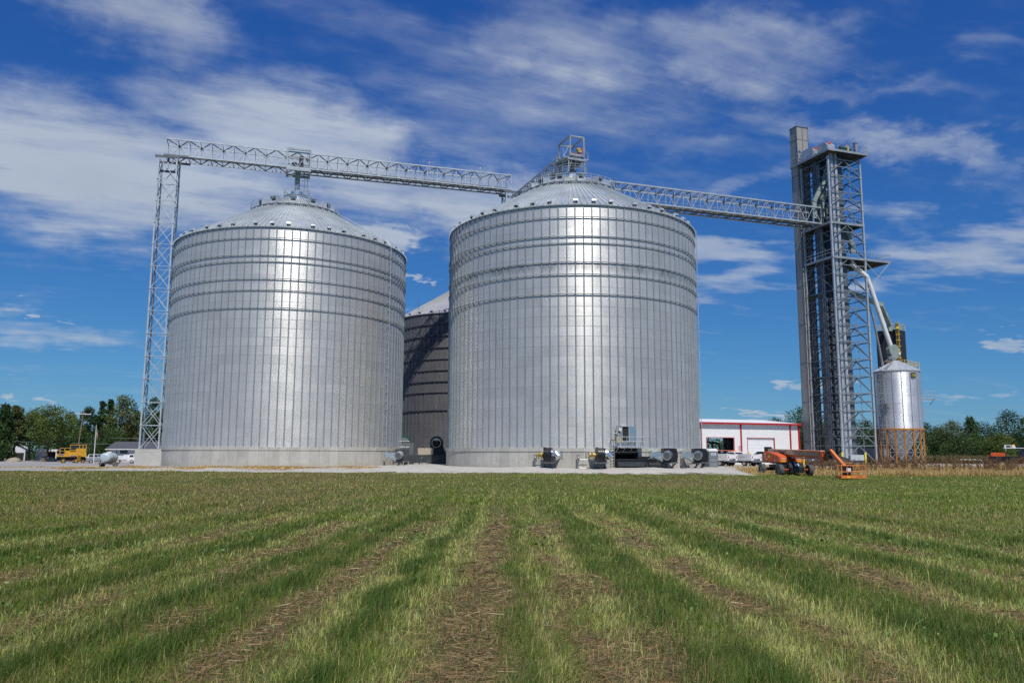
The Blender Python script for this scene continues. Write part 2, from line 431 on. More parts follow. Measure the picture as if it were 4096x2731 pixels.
CLOUDS = (
    # az, el, half width, half height, tilt, softness, strength
    (-29, 17.8, 16, 5.4, 0, .85, 1.1), (-15, 20.6, 13, 5.6, -12, .8, 1.05), (-4, 18.2, 11, 3.6, -14, .85, 1.0), (-8.3, 15.5, 4.2, 1.2, -6, .6, .95),
    (-27, 27.6, 9, 3.4, -10, .95, .85), (4.5, 28.2, 11, 4.6, -10, .95, .70), (17, 26.8, 11, 3.2, -16, .95, .70), (2, 24.0, 19, 5.5, -12, .95, .38),
    (26, 20.2, 11, 1.5, -22, .95, .56), (10, 22.0, 12, 2.2, -10, .95, .5), (16.5, 18.2, 7, 1.2, 0, .95, .38), (-30.5, 7.3, 8, 1.1, 0, .9, .52), (24, 23.8, 7, 1.0, -8, .95, .45),
    (16.2, 2.5, 1.1, .55, 0, .6, .9), (20, 4.6, 1.5, .35, 0, .6, .7), (33, 6.6, 1.6, .55, 0, .6, .9), (-31.3, 8.6, .9, .3, 0, .6, .8), (-6.7, 12.5, .7, .45, 0, .6, .8), (-33.4, 5.0, 1.0, .6, 0, .6, .7), (-31, 2.9, .8, .25, 0, .6, .9), (34.0, 3.2, 1.6, .4, 0, .7, .8), (29, 3.4, 1.8, .3, 0, .7, .55),
    (150, 30, 40, 12, 0, .9, .5), (-110, 28, 40, 12, 0, .9, .5),  # unseen clouds outside the view, added for reflections
)
cov = None
for a0, e0, a, b, rot, soft, st in CLOUDS:
    e_ = t.math('MULTIPLY', ell(a0, e0, a, b, rot, soft), st)
    cov = e_ if cov is None else t.math('MAXIMUM', cov, e_)
N = t.math('ADD', t.math('ADD', t.math('MULTIPLY', nA, .38), t.math('MULTIPLY', nB, .62)), t.mr(nC, .3, .7, -.06, .06))
den = t.mr(t.math('ADD', N, t.math('MULTIPLY', cov, .64)), .50, 1.26, 0, 1, True)
rip = None
for a0, e0, a, b in ((15.5, 12.3, 8, 2.6), (31, 12.2, 9, 3.4)):
    e_ = ell(a0, e0, a, b, 0, .95); rip = e_ if rip is None else t.math('MAXIMUM', rip, e_)
NR = cloud_noise(.8, 1.7, .15, 4.2, 5.0, .52, 7.7)
den2 = t.math('MULTIPLY', t.mr(t.math('ADD', NR, t.math('MULTIPLY', rip, .34)), .62, .98, 0, 1, True), .70)
den = t.math('MULTIPLY', den, t.mr(nB, .32, .66, .62, 1.12))
den = t.math('MINIMUM', t.math('MAXIMUM', den, den2), .90)
bright = t.mr(t.math('ADD', t.math('MULTIPLY', nD, .5), t.math('MULTIPLY', nA, .5)), .3, .7, .82, 1.08)
ccol = t.vec('SCALE', (4.75, 5.4, 6.4), sc=bright)
t.put(bg.inputs['Color'], t.mix(den, blue, ccol)); bg.inputs['Strength'].default_value = .10
S.view_settings.view_transform = 'Standard'; S.view_settings.look = 'None'; S.view_settings.exposure = 0.0; S.view_settings.gamma = 1.0
S.view_settings.use_curve_mapping = False
S.cycles.max_bounces = 6; S.cycles.diffuse_bounces = 3; S.cycles.glossy_bounces = 3; S.cycles.transmission_bounces = 3; S.cycles.transparent_max_bounces = 6
S.cycles.use_denoising = False; S.cycles.sample_clamp_indirect = 6.0

# ------------------------------------------------------------------ ground: one sheet to the horizon, field + yard + far land
def axis(parts):
    out = []
    for a, b, n in parts: out += list(np.linspace(a, b, n, endpoint=False))
    return np.array(out+[parts[-1][1]])
gx = axis(((-1500,-300,12), (-300,-70,24), (-70,70,141), (70,300,24), (300,1500,12)))
gy = axis(((-60,2,16), (2,40,77), (40,95,111), (95,180,35), (180,500,16), (500,3000,10)))
GX, GY = np.meshgrid(gx, gy)
GZ = ground_z(GX, GY)
def vnoise(x, y, s):
    """cheap smooth value noise"""
    x = x*s; y = y*s; xi = np.floor(x).astype(int); yi = np.floor(y).astype(int); fx = x-xi; fy = y-yi
    fx = fx*fx*(3-2*fx); fy = fy*fy*(3-2*fy)
    h = lambda a, b: np.modf(np.abs(np.sin(a*127.1+b*311.7)*43758.5453))[0]
    return (h(xi,yi)*(1-fx)+h(xi+1,yi)*fx)*(1-fy)+(h(xi,yi+1)*(1-fx)+h(xi+1,yi+1)*fx)*fy
bump = (vnoise(GX, GY, .9)-.5)*.05+(vnoise(GX+9, GY+4, .25)-.5)*.10
GZ = GZ+bump*(GY < 84)*np.clip((86-GY)/4, 0, 1)
lump = np.clip(vnoise(GX+3, GY+8, .38)-.45, 0, 1)*.36*np.clip((GY-81.5)/2, 0, 1)*np.clip((90-GY)/3, 0, 1)*(GX < 25)
GZ = GZ+lump
verts = np.stack([GX.ravel(), GY.ravel(), GZ.ravel()], 1)
ny, nx = GX.shape; idx = np.arange(ny*nx).reshape(ny, nx)
quads = np.stack([idx[:-1,:-1], idx[:-1,1:], idx[1:,1:], idx[1:,:-1]], -1).reshape(-1, 4)

m, t, b = new_mat('ground_field_and_gravel')
pos = t.new('ShaderNodeNewGeometry').outputs['Position']; ps = t.sep(pos)
n1 = t.noise(pos, .45, 5.0, .6); n5 = t.noise(pos, 1.1, 5.0, .65); n2 = t.noise(pos, 3.0, 5.0, .6); n3 = t.noise(pos, 22.0, 4.0, .6); n4 = t.noise(pos, .09, 4.0)
soil = t.mix(t.mr(n3, .35, .65, 0, 1), (.070,.058,.030,1), (.16,.135,.066,1))
turf = t.mix(t.mr(n2, .35, .65, 0, 1), (.060,.082,.020,1), (.115,.125,.042,1))
fieldc = t.mix(t.mr(n1, .35, .65, .3, .8), soil, turf)
fieldc = t.mix(t.mr(t.math('ADD', n4, t.math('MULTIPLY', n1, .3)), .62, .80, 0, .6, True), fieldc, (.19,.15,.07,1))
grav = t.mix(t.mr(n3, .3, .7, 0, 1), (.33,.31,.28,1), (.54,.525,.485,1))
grav = t.mix(t.mr(n5, .55, .72, 0, .45, True), grav, (.25,.235,.205,1))
grav = t.mix(t.mr(n1, .42, .72, 0, .5, True), grav, (.29,.275,.25,1))
lot = t.mix(t.mr(t.noise(t.vec('MULTIPLY', pos, (.3, 1, 1)), .35, 5.0), .38, .62, 0, 1), (.25,.242,.235,1), (.37,.36,.345,1))
lotf = t.mr(ps[0], -36, -44, 0, 1, True)
grav = t.mix(lotf, grav, lot)
# edge of the yard wanders
edge = t.math('ADD', t.math('ADD', ps[1], t.math('MULTIPLY', t.math('SUBTRACT', n1, .5), 5.0)), t.math('MULTIPLY', t.math('SUBTRACT', n3, .5), 1.6))
yb = t.math('ADD', 82.2, t.math('MULTIPLY', t.mr(ps[0], -14, -26, 0, 1, True), -2.6))
isg = t.mr(t.math('SUBTRACT', edge, yb), -.35, .35, 0, 1, True)
rightg = t.mr(t.math('ADD', ps[0], t.math('MULTIPLY', t.math('SUBTRACT', n1, .5), 4.0)), 25.2, 26.6, 0, 1, True)   # dry grass strip by the lift
isg2 = t.math('MULTIPLY', isg, t.math('SUBTRACT', 1.0, t.math('MULTIPLY', rightg, t.mr(edge, 93, 94, 1, 0, True))))
farland = t.math('MAXIMUM', t.mr(ps[1], 190, 210, 0, 1), t.math('MULTIPLY', t.mr(ps[1], 138, 145, 0, 1), t.mr(ps[0], 48, 55, 0, 1)))
dryc = t.mix(t.mr(n3, .3, .7, 0, 1), (.16,.11,.05,1), (.30,.22,.10,1))
fieldc = t.mix(t.math('MULTIPLY', rightg, t.mr(edge, 84.5, 86, 0, 1, True)), fieldc, dryc)
fc = t.mix(isg2, fieldc, grav)
fc = t.mix(farland, fc, (.055,.075,.022,1))
t.put(b.inputs['Base Color'], fc); b.inputs['Roughness'].default_value = .95; b.inputs['Specular IOR Level'].default_value = .15
bp = t.new('ShaderNodeBump'); bp.inputs['Strength'].default_value = .6; bp.inputs['Distance'].default_value = .04; t.put(bp.inputs['Height'], t.math('ADD', n3, t.math('MULTIPLY', n2, .6))); t.put(b.inputs['Normal'], bp.outputs[0])
g = np_mesh('ground', verts, quads, mat=m); g.data.polygons.foreach_set('use_smooth', [True]*len(quads)); kind(g, 'structure')
# ------------------------------------------------------------------ grain silos
NR_ = 105
def wall_mesh(mb, rad, z0, z1, nseg, ring_h, lip=.008):
    """sheets ring by ring: each ring laps a little outside the one below"""
    z = z0; prof = []
    while z < z1-.05:
        zt = min(z+ring_h, z1); prof += [(rad+lip, z), (rad, zt)]; z = zt
    mb.lathe(prof, nseg)
def ribs(mb, rad, z0, z1, n, w, dep, a0=0.0, skip=None):
    for i in range(n):
        if skip and skip(i): continue
        t = a0+2*PI*i/n; c, s = math.cos(t), math.sin(t)
        zz0 = z0
        def P(rr, off, z): return (rr*c-off*s, rr*s+off*c, z)
        vs = []
        for z in (zz0, z1):
            vs += [P(rad-.02, -w/2, z), P(rad+dep, -w/2*.62, z), P(rad+dep, w/2*.62, z), P(rad-.02, w/2, z)]
        mb.add(vs, [(0,4,5,1), (1,5,6,2), (2,6,7,3), (4,7,6,5), (0,1,2,3)])
def roof_mesh(mb, r0, z0, r1, z1, n, w=.07, h=.09, seg=None):
    seg = seg or n
    mb.lathe([(r0+.18, z0-.22), (r0+.2, z0-.115), (r1, z1)], seg)
    sl = (z1-z0)/(r0-r1)
    for i in range(n):
        t = 2*PI*i/n; c, s = math.cos(t), math.sin(t)
        re = r1 if i % 2 == 0 else r1+(r0-r1)*.24
        ra = r0+.22; za = z0-(ra-r0)*sl; zb = z0+(r0-re)*sl
        mb.beam((ra*c, ra*s, za+h*.4), (re*c, re*s, zb+h*.4), w, h)
def eave_vent():
    mb = MB()                                                   # hood open towards the eave; local +x is outwards
    pts = [(.25*math.cos(a)-.02, .08+.27*math.sin(a)) for a in np.linspace(.05, PI*.78, 9)]
    poly = [(-.45, -.12)]+pts[::-1]+[(.24, .02), (.06, -.05)]
    mb.prism(poly, -.25, .25, 'xz')
    mb.mi = 1; mb.box(.10, 0, -.14, .20, .42, .17)
    return mb
def roof_exhaust():
    """big outlet hood lying on the roof, round hole in its outer face; +x outwards"""
    mb = MB()
    sq = lambda x, w, zb, zt: [(x, -w/2, zb), (x, w/2, zb), (x, w/2, zt), (x, -w/2, zt)]
    mb.loft([sq(-1.9, .42, .42, .62), sq(-.75, .95, -.02, .86), sq(0, 1.0, -.38, .74)], True)
    mb.mi = 1
    mb.tube((-.02, 0, .16), (.012, 0, .155), .36, 16)
    mb.mi = 0
    mb.box(.05, -.50, -.40, .16, .03, 1.12); mb.box(.05, .50, -.40, .16, .03, 1.12); mb.box(.10, 0, .68, .24, 1.05, .03)
    return mb
VENT = None; EXH = None
def rail_ring(mb, r, z, h, n, tr=.03, mid=True, a0=0.0, a1=2*PI, posts=None):
    full = abs(a1-a0-2*PI) < 1e-6
    pts = [(r*math.cos(a0+(a1-a0)*i/n), r*math.sin(a0+(a1-a0)*i/n)) for i in range(n if full else n+1)]
    for hh in ((h, h*.66, h*.33) if mid else (h,)): mb.path([(x, y, z+hh) for x, y in pts], tr*(1 if hh == h else .7), 5, full)
    for k, (x, y) in enumerate(pts):
        if k % (posts or 2) == 0: mb.tube((x, y, z), (x, y, z+h), tr, 5)
EAVE = 29.6; BASE = 2.2; RAD = 16.0
WIND = (28.1, 25.9, 25.1, 22.9, 21.5, 19.25)
def make_silo(label, loc, zg, door_gap=None):
    global VENT, EXH
    t = thing('grain_silo', label, 'grain silo', loc, 0, 'tall corrugated grain silos')
    mb = MB()
    gap = door_gap
    if gap is None:
        mb.lathe([(RAD+.16, zg-.8), (RAD+.16, BASE-.42)], 144); mb.lathe([(RAD+.16, BASE-.42), (RAD+.22, BASE-.40), (RAD+.22, BASE), (RAD-.5, BASE+.003)], 144)
    else:
        a0, a1 = gap                                            # tunnel opening in the ring
        mb.lathe([(RAD+.16, zg-.8), (RAD+.16, BASE-.42)], 138, a0=a1, a1=a0+2*PI)
        mb.lathe([(RAD+.22, BASE-.42), (RAD+.22, BASE), (RAD-.5, BASE+.003)], 138, a0=a1, a1=a0+2*PI); mb.lathe([(RAD+.16, BASE-.42), (RAD+.22, BASE-.42)], 138, a0=a1, a1=a0+2*PI)
    mb.build('foundation', M['ring_concrete'], t, 40)
    mb = MB(); wall_mesh(mb, RAD, BASE, EAVE, 210, 1.118); mb.mi = 1
    ribs(mb, RAD, BASE+.01, EAVE-.03, NR_, .185, .08)
    mb.build('wall', [M['silo'] if gap is None else M['silo_stained'], M['silo_rib']], t, 35)
    for z in WIND:
        mb = MB(); mb.ring(RAD+.13, z, .08, .085, 210)
        for i in range(NR_): 
            a = 2*PI*i/NR_; mb.box((RAD+.10)*math.cos(a), (RAD+.10)*math.sin(a), z-.10, .08, .14, .20, a)
        mb.build('wind_ring', M['steel'], t)
    mb = MB(); roof_mesh(mb, RAD, EAVE+.1, 1.9, 38.0, 140, .08, .15); mb.build('roof', M['silo_roof'], t, 30)
    for k in range(42):
        ang = 2*PI*(k*3.33+(.9 if k % 3 == 1 else (0 if k % 3 == 0 else .5)))/140
        if VENT is None: o = eave_vent().build('eave_vent', [M['vent'], M['dark']], t, 40); VENT = o.data
        else: o = bpy.data.objects.new('eave_vent', VENT); COL.objects.link(o); o.parent = t
        rr = RAD-.25; o.location = (rr*math.cos(ang), rr*math.sin(ang), EAVE+.42); o.rotation_euler = (0, 0, ang)
    for k in range(12):
        ang = 2*PI*(k+.35)/12
        if EXH is None: o = roof_exhaust().build('exhaust_hood', [M['vent'], M['dark']], t); EXH = o.data
        else: o = bpy.data.objects.new('exhaust_hood', EXH); COL.objects.link(o); o.parent = t
        rr = 5.35; o.location = (rr*math.cos(ang), rr*math.sin(ang), 36.35); o.rotation_euler = (0, 0, ang)
    # ring walkway round the peak
    mb = MB(); mb.ring(6.0, 35.72, .75, .05, 72); mb.mi = 1; mb.ring(6.38, 35.66, .05, .22, 72); mb.mi = 0
    for i in range(36):
        a = 2*PI*i/36; c, s = math.cos(a), math.sin(a); a2 = 2*PI*(i+.5)/36
        mb.beam((6.4*c, 6.4*s, 35.62), (6.95*math.cos(a2), 6.95*math.sin(a2), 34.95), .06); mb.beam((6.95*math.cos(a2), 6.95*math.sin(a2), 34.95), (6.4*math.cos(2*PI*(i+1)/36), 6.4*math.sin(2*PI*(i+1)/36), 35.62), .06)
        mb.box(6.9*math.cos(a2), 6.9*math.sin(a2), 34.86, .25, .5, .06, a2)
    mb.build('walkway', [M['steel_light'], M['steel_dark']], t)
    mb = MB(); rail_ring(mb, 6.35, 35.75, 1.05, 72, .03); mb.build('railing', M['steel_light'], t)
    mb = MB(); mb.lathe([(2.05, 37.7), (2.05, 38.25), (1.75, 38.45), (.9, 38.7), (.9, 39.3), (0, 39.3)], 36); mb.build('peak_cap', M['duct'], t, 40)
    return t
s1 = make_silo('corrugated silo with a lattice mast at its edge and a truss bridge over its peak', (-31.7, 113.0, 0), -.3)
mb = MB(); rail_ring(mb, 1.85, 38.5, 1.0, 28, .028); mb.ring(1.6, 38.5, .6, .05, 28); mb.build('peak_railing', M['steel_light'], s1)
def silo_local(cx, cy, ang): return math.cos(ang), math.sin(ang)
# pipe running down the wall of the first silo, seen right of its middle
ang = math.atan2(-113, 31.7)+R(52)
mb = MB(); c, s = math.cos(ang), math.sin(ang)
mb.tube((16.22*c, 16.22*s, 1.5), (16.22*c, 16.22*s, 29.7), .055, 8)
for k in range(24): mb.box(16.13*c, 16.13*s, 2.8+k*1.118, .2, .2, .06, ang)
pts = [(16.22*c, 16.22*s, 29.7), (15.4*c, 15.4*s, 30.6), (7.2*c, 7.2*s, 35.3)]
mb.path(pts, .045, 6); mb.build('conduit', M['steel_light'], s1)

A_S2 = math.atan2(-103.5, -7.8)
def wall_angle(px, rad=17.2):                                              # bearing on the ring for a sight line at this slope x/y
    lo, hi = -60, 89
    for _ in range(50):
        mid = (lo+hi)/2; a = A_S2+R(mid); v = (7.8+rad*math.cos(a))/(103.5+rad*math.sin(a))
        lo, hi = (mid, hi) if v < px else (lo, mid)
    return lo
DOOR_A = A_S2+R(wall_angle(.1472))                                            # bearing of door and tunnel mouth on the second silo
s2 = make_silo('corrugated silo with the open access door, fans and tunnel mouth at its foot', (7.8, 103.5, 0), 0, (DOOR_A-R(4.9), DOOR_A+R(4.9)))
c, s = math.cos(DOOR_A), math.sin(DOOR_A)
def dl(x, y, z): return (x*c-y*s, x*s+y*c, z)                    # x outwards from the axis, y along the wall (to the right seen from the field)
def door_part(name, ma, fn, smooth=None):
    mb = MB(); fn(mb); return mb.build(name, ma, dp, smooth)
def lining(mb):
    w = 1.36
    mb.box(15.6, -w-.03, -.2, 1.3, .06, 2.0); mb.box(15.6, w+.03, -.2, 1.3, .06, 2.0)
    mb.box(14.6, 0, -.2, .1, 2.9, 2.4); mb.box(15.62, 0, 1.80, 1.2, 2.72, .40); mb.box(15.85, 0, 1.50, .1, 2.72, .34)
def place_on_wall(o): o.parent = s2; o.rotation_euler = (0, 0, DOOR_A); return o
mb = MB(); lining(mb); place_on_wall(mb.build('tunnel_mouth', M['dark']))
mb = MB(); mb.box(15.99, 0, 1.72, .30, 2.72, .475); place_on_wall(mb.build('tunnel_lintel', M['concrete']))
# access door above the tunnel
mb = MB(); z0 = 2.85
mb.box(16.14, -.48, z0, .3, .10, 1.72); mb.box(16.14, .38, z0, .3, .10, 1.72); mb.box(16.14, -.05, z0+1.68, .32, .98, .08); mb.box(16.14, -.05, z0-.06, .32, .98, .08)
mb.mi = 1; mb.box(16.10, -.05, z0+.02, .16, .78, 1.66)
d_o = place_on_wall(mb.build('access_door', [M['steel_light'], M['dark']]))
mb = MB(); mb.box(16.32, .83, z0+.0, .04, .80, 1.70); mb.mi = 1; mb.box(16.345, .83, z0+.85, .02, .8, .05); mb.box(16.345, .83, z0+1.3, .02, .8, .03); mb.box(16.37, 1.12, z0+.82, .05, .12, .06)
o = mb.build('door_leaf', [M['duct'], M['steel']]); o.parent = d_o
mb = MB(); mb.box(16.30, -.98, z0-.1, .05, .42, 1.85); mb.mi = 1; mb.box(16.335, -.83, z0+1.0, .03, .20, .55); place_on_wall(mb.build('door_frame_panel', [M['steel'], M['dark']]))
# platform in front of the door
mb = MB(); mb.box(16.62, .25, 2.32, .95, 3.3, .06)
for yy in (-1.2, -.4, .45, 1.25): mb.beam((17.0, yy, 2.3), (16.25, yy-.05, 1.72), .05)
mb.box(17.09, .25, 2.26, .05, 3.3, .16); place_on_wall(mb.build('platform', M['steel_light']))
mb = MB()
for hh in (1.02, .55): mb.tube((17.08, -1.0, 2.38+hh), (17.08, 1.88, 2.38+hh), .03, 6); mb.tube((17.08, 1.88, 2.38+hh), (16.2, 1.88, 2.38+hh), .03, 6); mb.tube((17.08, -1.38, 2.38+hh), (16.2, -1.38, 2.38+hh), .03, 6)
for yy in (-1.0, -.28, .44, 1.16, 1.88): mb.tube((17.08, yy, 2.3), (17.08, yy, 3.42), .03, 6)
mb.tube((16.3, 1.88, 2.3), (16.3, 1.88, 3.42), .03, 6); place_on_wall(mb.build('railing', M['steel_light']))
mb = MB()
for z in (2.88, 3.36): mb.beam((17.08, -1.38, z), (17.08, -1.03, z), .05)
mb.beam((17.08, -1.38, 2.86), (17.08, -1.38, 3.38), .05); mb.beam((17.08, -1.05, 2.86), (17.08, -1.05, 3.38), .05); place_on_wall(mb.build('safety_gate', M['yellow']))
mb = MB()
for yy in (-1.86, -1.46): mb.tube((16.42, yy, -.1), (16.42, yy, 3.3), .03, 6)
for k in range(11): mb.tube((16.42, -1.86, .1+k*.3), (16.42, -1.46, .1+k*.3), .018, 5)
mb.path([(16.42, -1.86, 3.3), (16.42, -1.7, 3.75), (16.45, -1.2, 3.8), (16.4, -1.0, 3.6)], .04, 6)
place_on_wall(mb.build('ladder', M['steel']))
mb = MB(); mb.box(16.42, -.78, 4.05, .16, .28, .34); place_on_wall(mb.build('junction_box', M['plastic_white']))
# thin pipe up the far right edge
a = A_S2+R(83); mb = MB(); mb.tube((16.3*math.cos(a), 16.3*math.sin(a), 1.0), (16.3*math.cos(a), 16.3*math.sin(a), 30.2), .05, 8)
for k in range(9): mb.box(16.2*math.cos(a), 16.2*math.sin(a), 3+k*3, .2, .16, .06, a)
mb.build('conduit', M['steel_light'], s2)

# old dark silo behind
t3 = thing('old_silo', 'dark weathered corrugated silo half hidden in the gap between the two bright silos', 'grain silo', (-7.6, 146.2, 0))
mb = MB(); wall_mesh(mb, 14.0, -.4, 25.0, 180, 1.118); mb.mi = 1; ribs(mb, 14.0, -.3, 24.97, 96, .16, .08); mb.build('wall', [M['old_silo'], M['old_rib']], t3, 35)
for z in (8.6, 11.6, 13.4, 15.3, 17.2, 19.1, 21.1, 23.1):
    mb = MB(); mb.ring(14.16, z, .12, .14, 180); mb.build('wind_ring', M['old_rib'], t3)
mb = MB(); roof_mesh(mb, 14.0, 25.1, 1.8, 32.6, 110, .08, .12); mb.build('roof', mat('dull_roof_sheet', (.46,.465,.47), .55, .4, .08, .4), t3, 30)
for k in range(34):
    a = 2*PI*k/34; o = bpy.data.objects.new('eave_vent', VENT); COL.objects.link(o); o.parent = t3; o.location = (13.75*math.cos(a), 13.75*math.sin(a), 25.4); o.rotation_euler = (0, 0, a)
mb = MB(); mb.lathe([(1.9, 32.3), (1.9, 33.0), (.8, 33.4), (0, 33.4)], 24); mb.build('peak_cap', M['steel'], t3)
mb = MB(); mb.beam((-3.2, -4.6, 30.4), (-1.2, -2.6, 32.4), .8, .8); mb.build('roof_spout', M['steel'], t3)
mb = MB(); mb.tube((-8.6, -10.2, 25.6), (-8.6, -10.2, 27.8), .03, 6); mb.build('antenna', M['steel_dark'], t3)
mb = MB(); mb.lathe([(0, -14.6), (.75, -14.6), (.75, -14.0)], 20, (-11.2, 0, 20.9), 'y'); o = mb.build('round_hatch', M['rust'], t3); o.location = (3.0, 4.2, 0)

# ------------------------------------------------------------------ fans at the foot of the silos
def fan(name, label, loc, rz, style, group, housing='black', mirror=1, inlet='duct'):
    """centrifugal fan; local +x = along the wall, -y = away from the wall"""
    t = thing(name, label, 'fan', loc, rz, group)
    if style == 'side':                                         # wheel housing edge-on, inlet elbow to +x, motor to -x
        mb = MB()
        prof = [(.72*math.cos(a)*(1.0 if a < PI else 1.0), 1.52+.72*math.sin(a)) for a in np.linspace(-.2, PI+.2, 18)]
        prof = [(-.62, .82)]+[(-.72*math.cos(a), 1.55+.72*math.sin(a)) for a in np.linspace(-.15, PI+.15, 16)]+[(.62, .82)]
        mb.prism(prof, -.36, .36, 'yz'); 
        for xx in (-.40, .40): mb.prism([(-.80, .80), (-.80, 2.30), (.80, 2.30), (.80, .80)] if xx*mirror < 0 else [(-.68, .80), (-.68, 2.2), (.68, 2.2), (.68, .80)], xx-.015, xx+.015, 'yz')
        mb.build('housing', M[housing], t, 40)
        mb = MB(); e = [(mirror*.42, 0, 1.62), (mirror*.75, 0, 1.62), (mirror*.98, -.05, 1.44)]
        mb.tube(e[0], e[1], .44, 20, .45); mb.tube(e[1], (mirror*1.12, -.12, 1.26), .45, 20, .40, True); mb.build('inlet_elbow', M[inlet], t, 45)
        mb = MB(); mb.tube((-mirror*.62, 0, 1.5), (-mirror*1.22, 0, 1.5), .23, 16); mb.tube((-mirror*.40, 0, 1.5), (-mirror*.62, 0, 1.5), .10, 10); mb.box(-mirror*.92, 0, 1.16, .5, .42, .12); mb.box(-mirror*.95, -.2, 1.52, .22, .16, .2); mb.build('motor', M['gold'], t, 40)
    else:                                                       # round inlet faces the field, scroll behind
        mb = MB()
        mb.box(-.42, 0, .72, .98, .95, 1.52); prof = [(-.05, .72), (.62, .72)]+[(.42+.30*math.cos(a), 1.45+.76*math.sin(a)) for a in np.linspace(-.5, PI/2, 10)]+[(-.05, 2.21)]
        mb.prism(prof, -.42, .42, 'xz'); mb.box(.42, .44, .72, 1.0, .05, 1.52); mb.box(-.42, -.48, .70, 1.04, .03, 1.56)
        mb.build('housing', M[housing], t, 40)
        mb = MB(); mb.tube((-.46, -.45, 1.56), (-.56, -.80, 1.54), .47, 24); mb.tube((-.56, -.80, 1.54), (-.92, -1.32, 1.42), .47, 24, .47); mb.mi = 1
        mb.tube((-.924, -1.328, 1.419), (-.93, -1.336, 1.417), .42, 24); mb.build('inlet_elbow', [M[inlet], M['steel_dark']], t, 45)
        mb = MB(); mb.tube((.0, .5, 1.5), (.0, 1.0, 1.5), .22, 14); mb.build('motor', M['gold'], t, 40)
    # tapering transition duct into the foundation
    mb = MB()
    if style == 'side':
        mb.loft([[(-.7, .5, .85), (.7, .5, .85), (.7, .5, 1.6), (-.7, .5, 1.6)], [(-1.25, 1.55, 1.25), (1.25, 1.55, 1.25), (1.25, 1.55, 1.85), (-1.25, 1.55, 1.85)]])
        mb.box(-1.3, 1.5, 1.1, .12, .5, .85); mb.box(1.3, 1.5, 1.1, .12, .5, .85)
    else:
        mb.loft([[(-.92, -.2, .75), (-.92, .45, .75), (-.92, .45, 1.75), (-.92, -.2, 1.75)], [(-2.1, -.05, 1.30), (-2.1, .6, 1.30), (-2.1, .6, 1.86), (-2.1, -.05, 1.86)]])
        mb.box(-2.2, .35, 1.15, .2, .9, .85)
    mb.build('transition_duct', M['duct'], t)
    mb = MB(); mb.box(-.05, 0, .60, 1.5, 1.15, .10)
    if style == 'side':
        for xx in (-.5, .5): mb.beam((xx, -.35, .62), (xx*.75+.25*mirror, .75, -.25), .09); mb.beam((xx, .45, .62), (xx, .8, -.2), .08)
        mb.beam((-.5, .05, .3), (.5, .05, .3), .05)
    else:
        for xx in (-.35, .45): mb.beam((xx, -.40, .62), (xx-.55, .75, -.3), .12); mb.beam((xx, .45, .60), (xx, .5, -.3), .08)
        mb.box(-.7, .3, .5, 1.1, .1, .1)
    mb.build('stand', M['steel_dark'], t)
    return t
def on_wall(a_deg, out, z=0):                                    # bearing on silo 2 measured from the side facing the camera, + = to the right
    a = A_S2+R(a_deg); return (7.8+(16.2+out)*math.cos(a), 103.5+(16.2+out)*math.sin(a), z), a+PI/2
FG = 'black fans around the second silo'
for sx, st, out, lab in ((.0459, 'side', 1.25, 'black fan with gold motor left of the ladder, the one farther from the ladder'), (.1105, 'side', 1.25, 'black fan with gold motor directly beside the platform ladder'), (.1975, 'front', 1.2, 'black fan with round silver inlet above the conveyor roller'), (.2350, 'front', 1.75, 'black fan with round silver inlet next to the portable toilet')):
    ad = wall_angle(sx, 16.2+out); (x, y, z), rz = on_wall(ad, out)
    fan('centrifugal_fan', lab, (x, y, -.05), rz if st == 'side' else R(10), st, FG, mirror=1)
def control_box(label, px):
    (x, y, z), rz = on_wall(wall_angle(px), .35)
    t = thing('control_box', label, 'electrical box', (x, y, -.05), rz, 'fan control boxes')
    mb = MB(); mb.box(0, 0, .75, .30, .18, .75); mb.build('enclosure', M['plastic_grey'], t)
    mb = MB(); mb.box(.03, -.10, 1.15, .12, .03, .18); mb.build('label_plate', M['plastic_white'], t)
    mb = MB(); mb.box(.0, -.115, 1.0, .10, .02, .08); mb.build('switch', M['lamp_red'], t)
    mb = MB(); mb.tube((0, 0, -.1), (0, 0, .75), .035, 6); mb.tube((.0, .0, 1.0), (1.05, .05, 1.0), .03, 6); mb.tube((.1, 0, .12), (1.9, .1, .05), .025, 6); mb.build('conduit', M['steel_light'], t)
control_box('grey switch box on a post beside the fan farther from the ladder', .0274)
control_box('grey switch box on a post between the two gold motor fans', .0833)

# unloading conveyor coming out of the tunnel, and its end roller
(x, y, z), rz = on_wall(math.degrees(DOOR_A-A_S2), .2)
t = thing('unloading_conveyor', 'long dark steel conveyor box lying in the tunnel mouth below the platform', 'conveyor', (x, y, -.05), rz)
mb = MB(); mb.box(1.05, -.15, .28, 4.6, .62, .72); mb.box(1.05, -.2, 1.0, 4.7, .85, .05); mb.box(3.38, -.15, .95, .08, .7, .1)
for k in range(7): mb.box(-1.1+k*.62, -.48, .26, .06, .05, .76)
for k in range(4): mb.box(-.9+k*1.25, -.1, -.2, .1, .5, .5)
mb.build('trough', M['charcoal'], t)
mb = MB(); mb.box(2.75, -.50, .74, 1.15, .06, .24); mb.build('opening', M['dark'], t)
mb = MB(); mb.loft([[(1.2, -.5, 1.05), (2.3, -.5, 1.05), (2.3, .2, 1.05), (1.2, .2, 1.05)], [(1.0, -.7, 1.35), (2.6, -.7, 1.35), (2.6, .3, 1.35), (1.0, .3, 1.35)]]); mb.build('inlet_hopper', M['charcoal'], t)
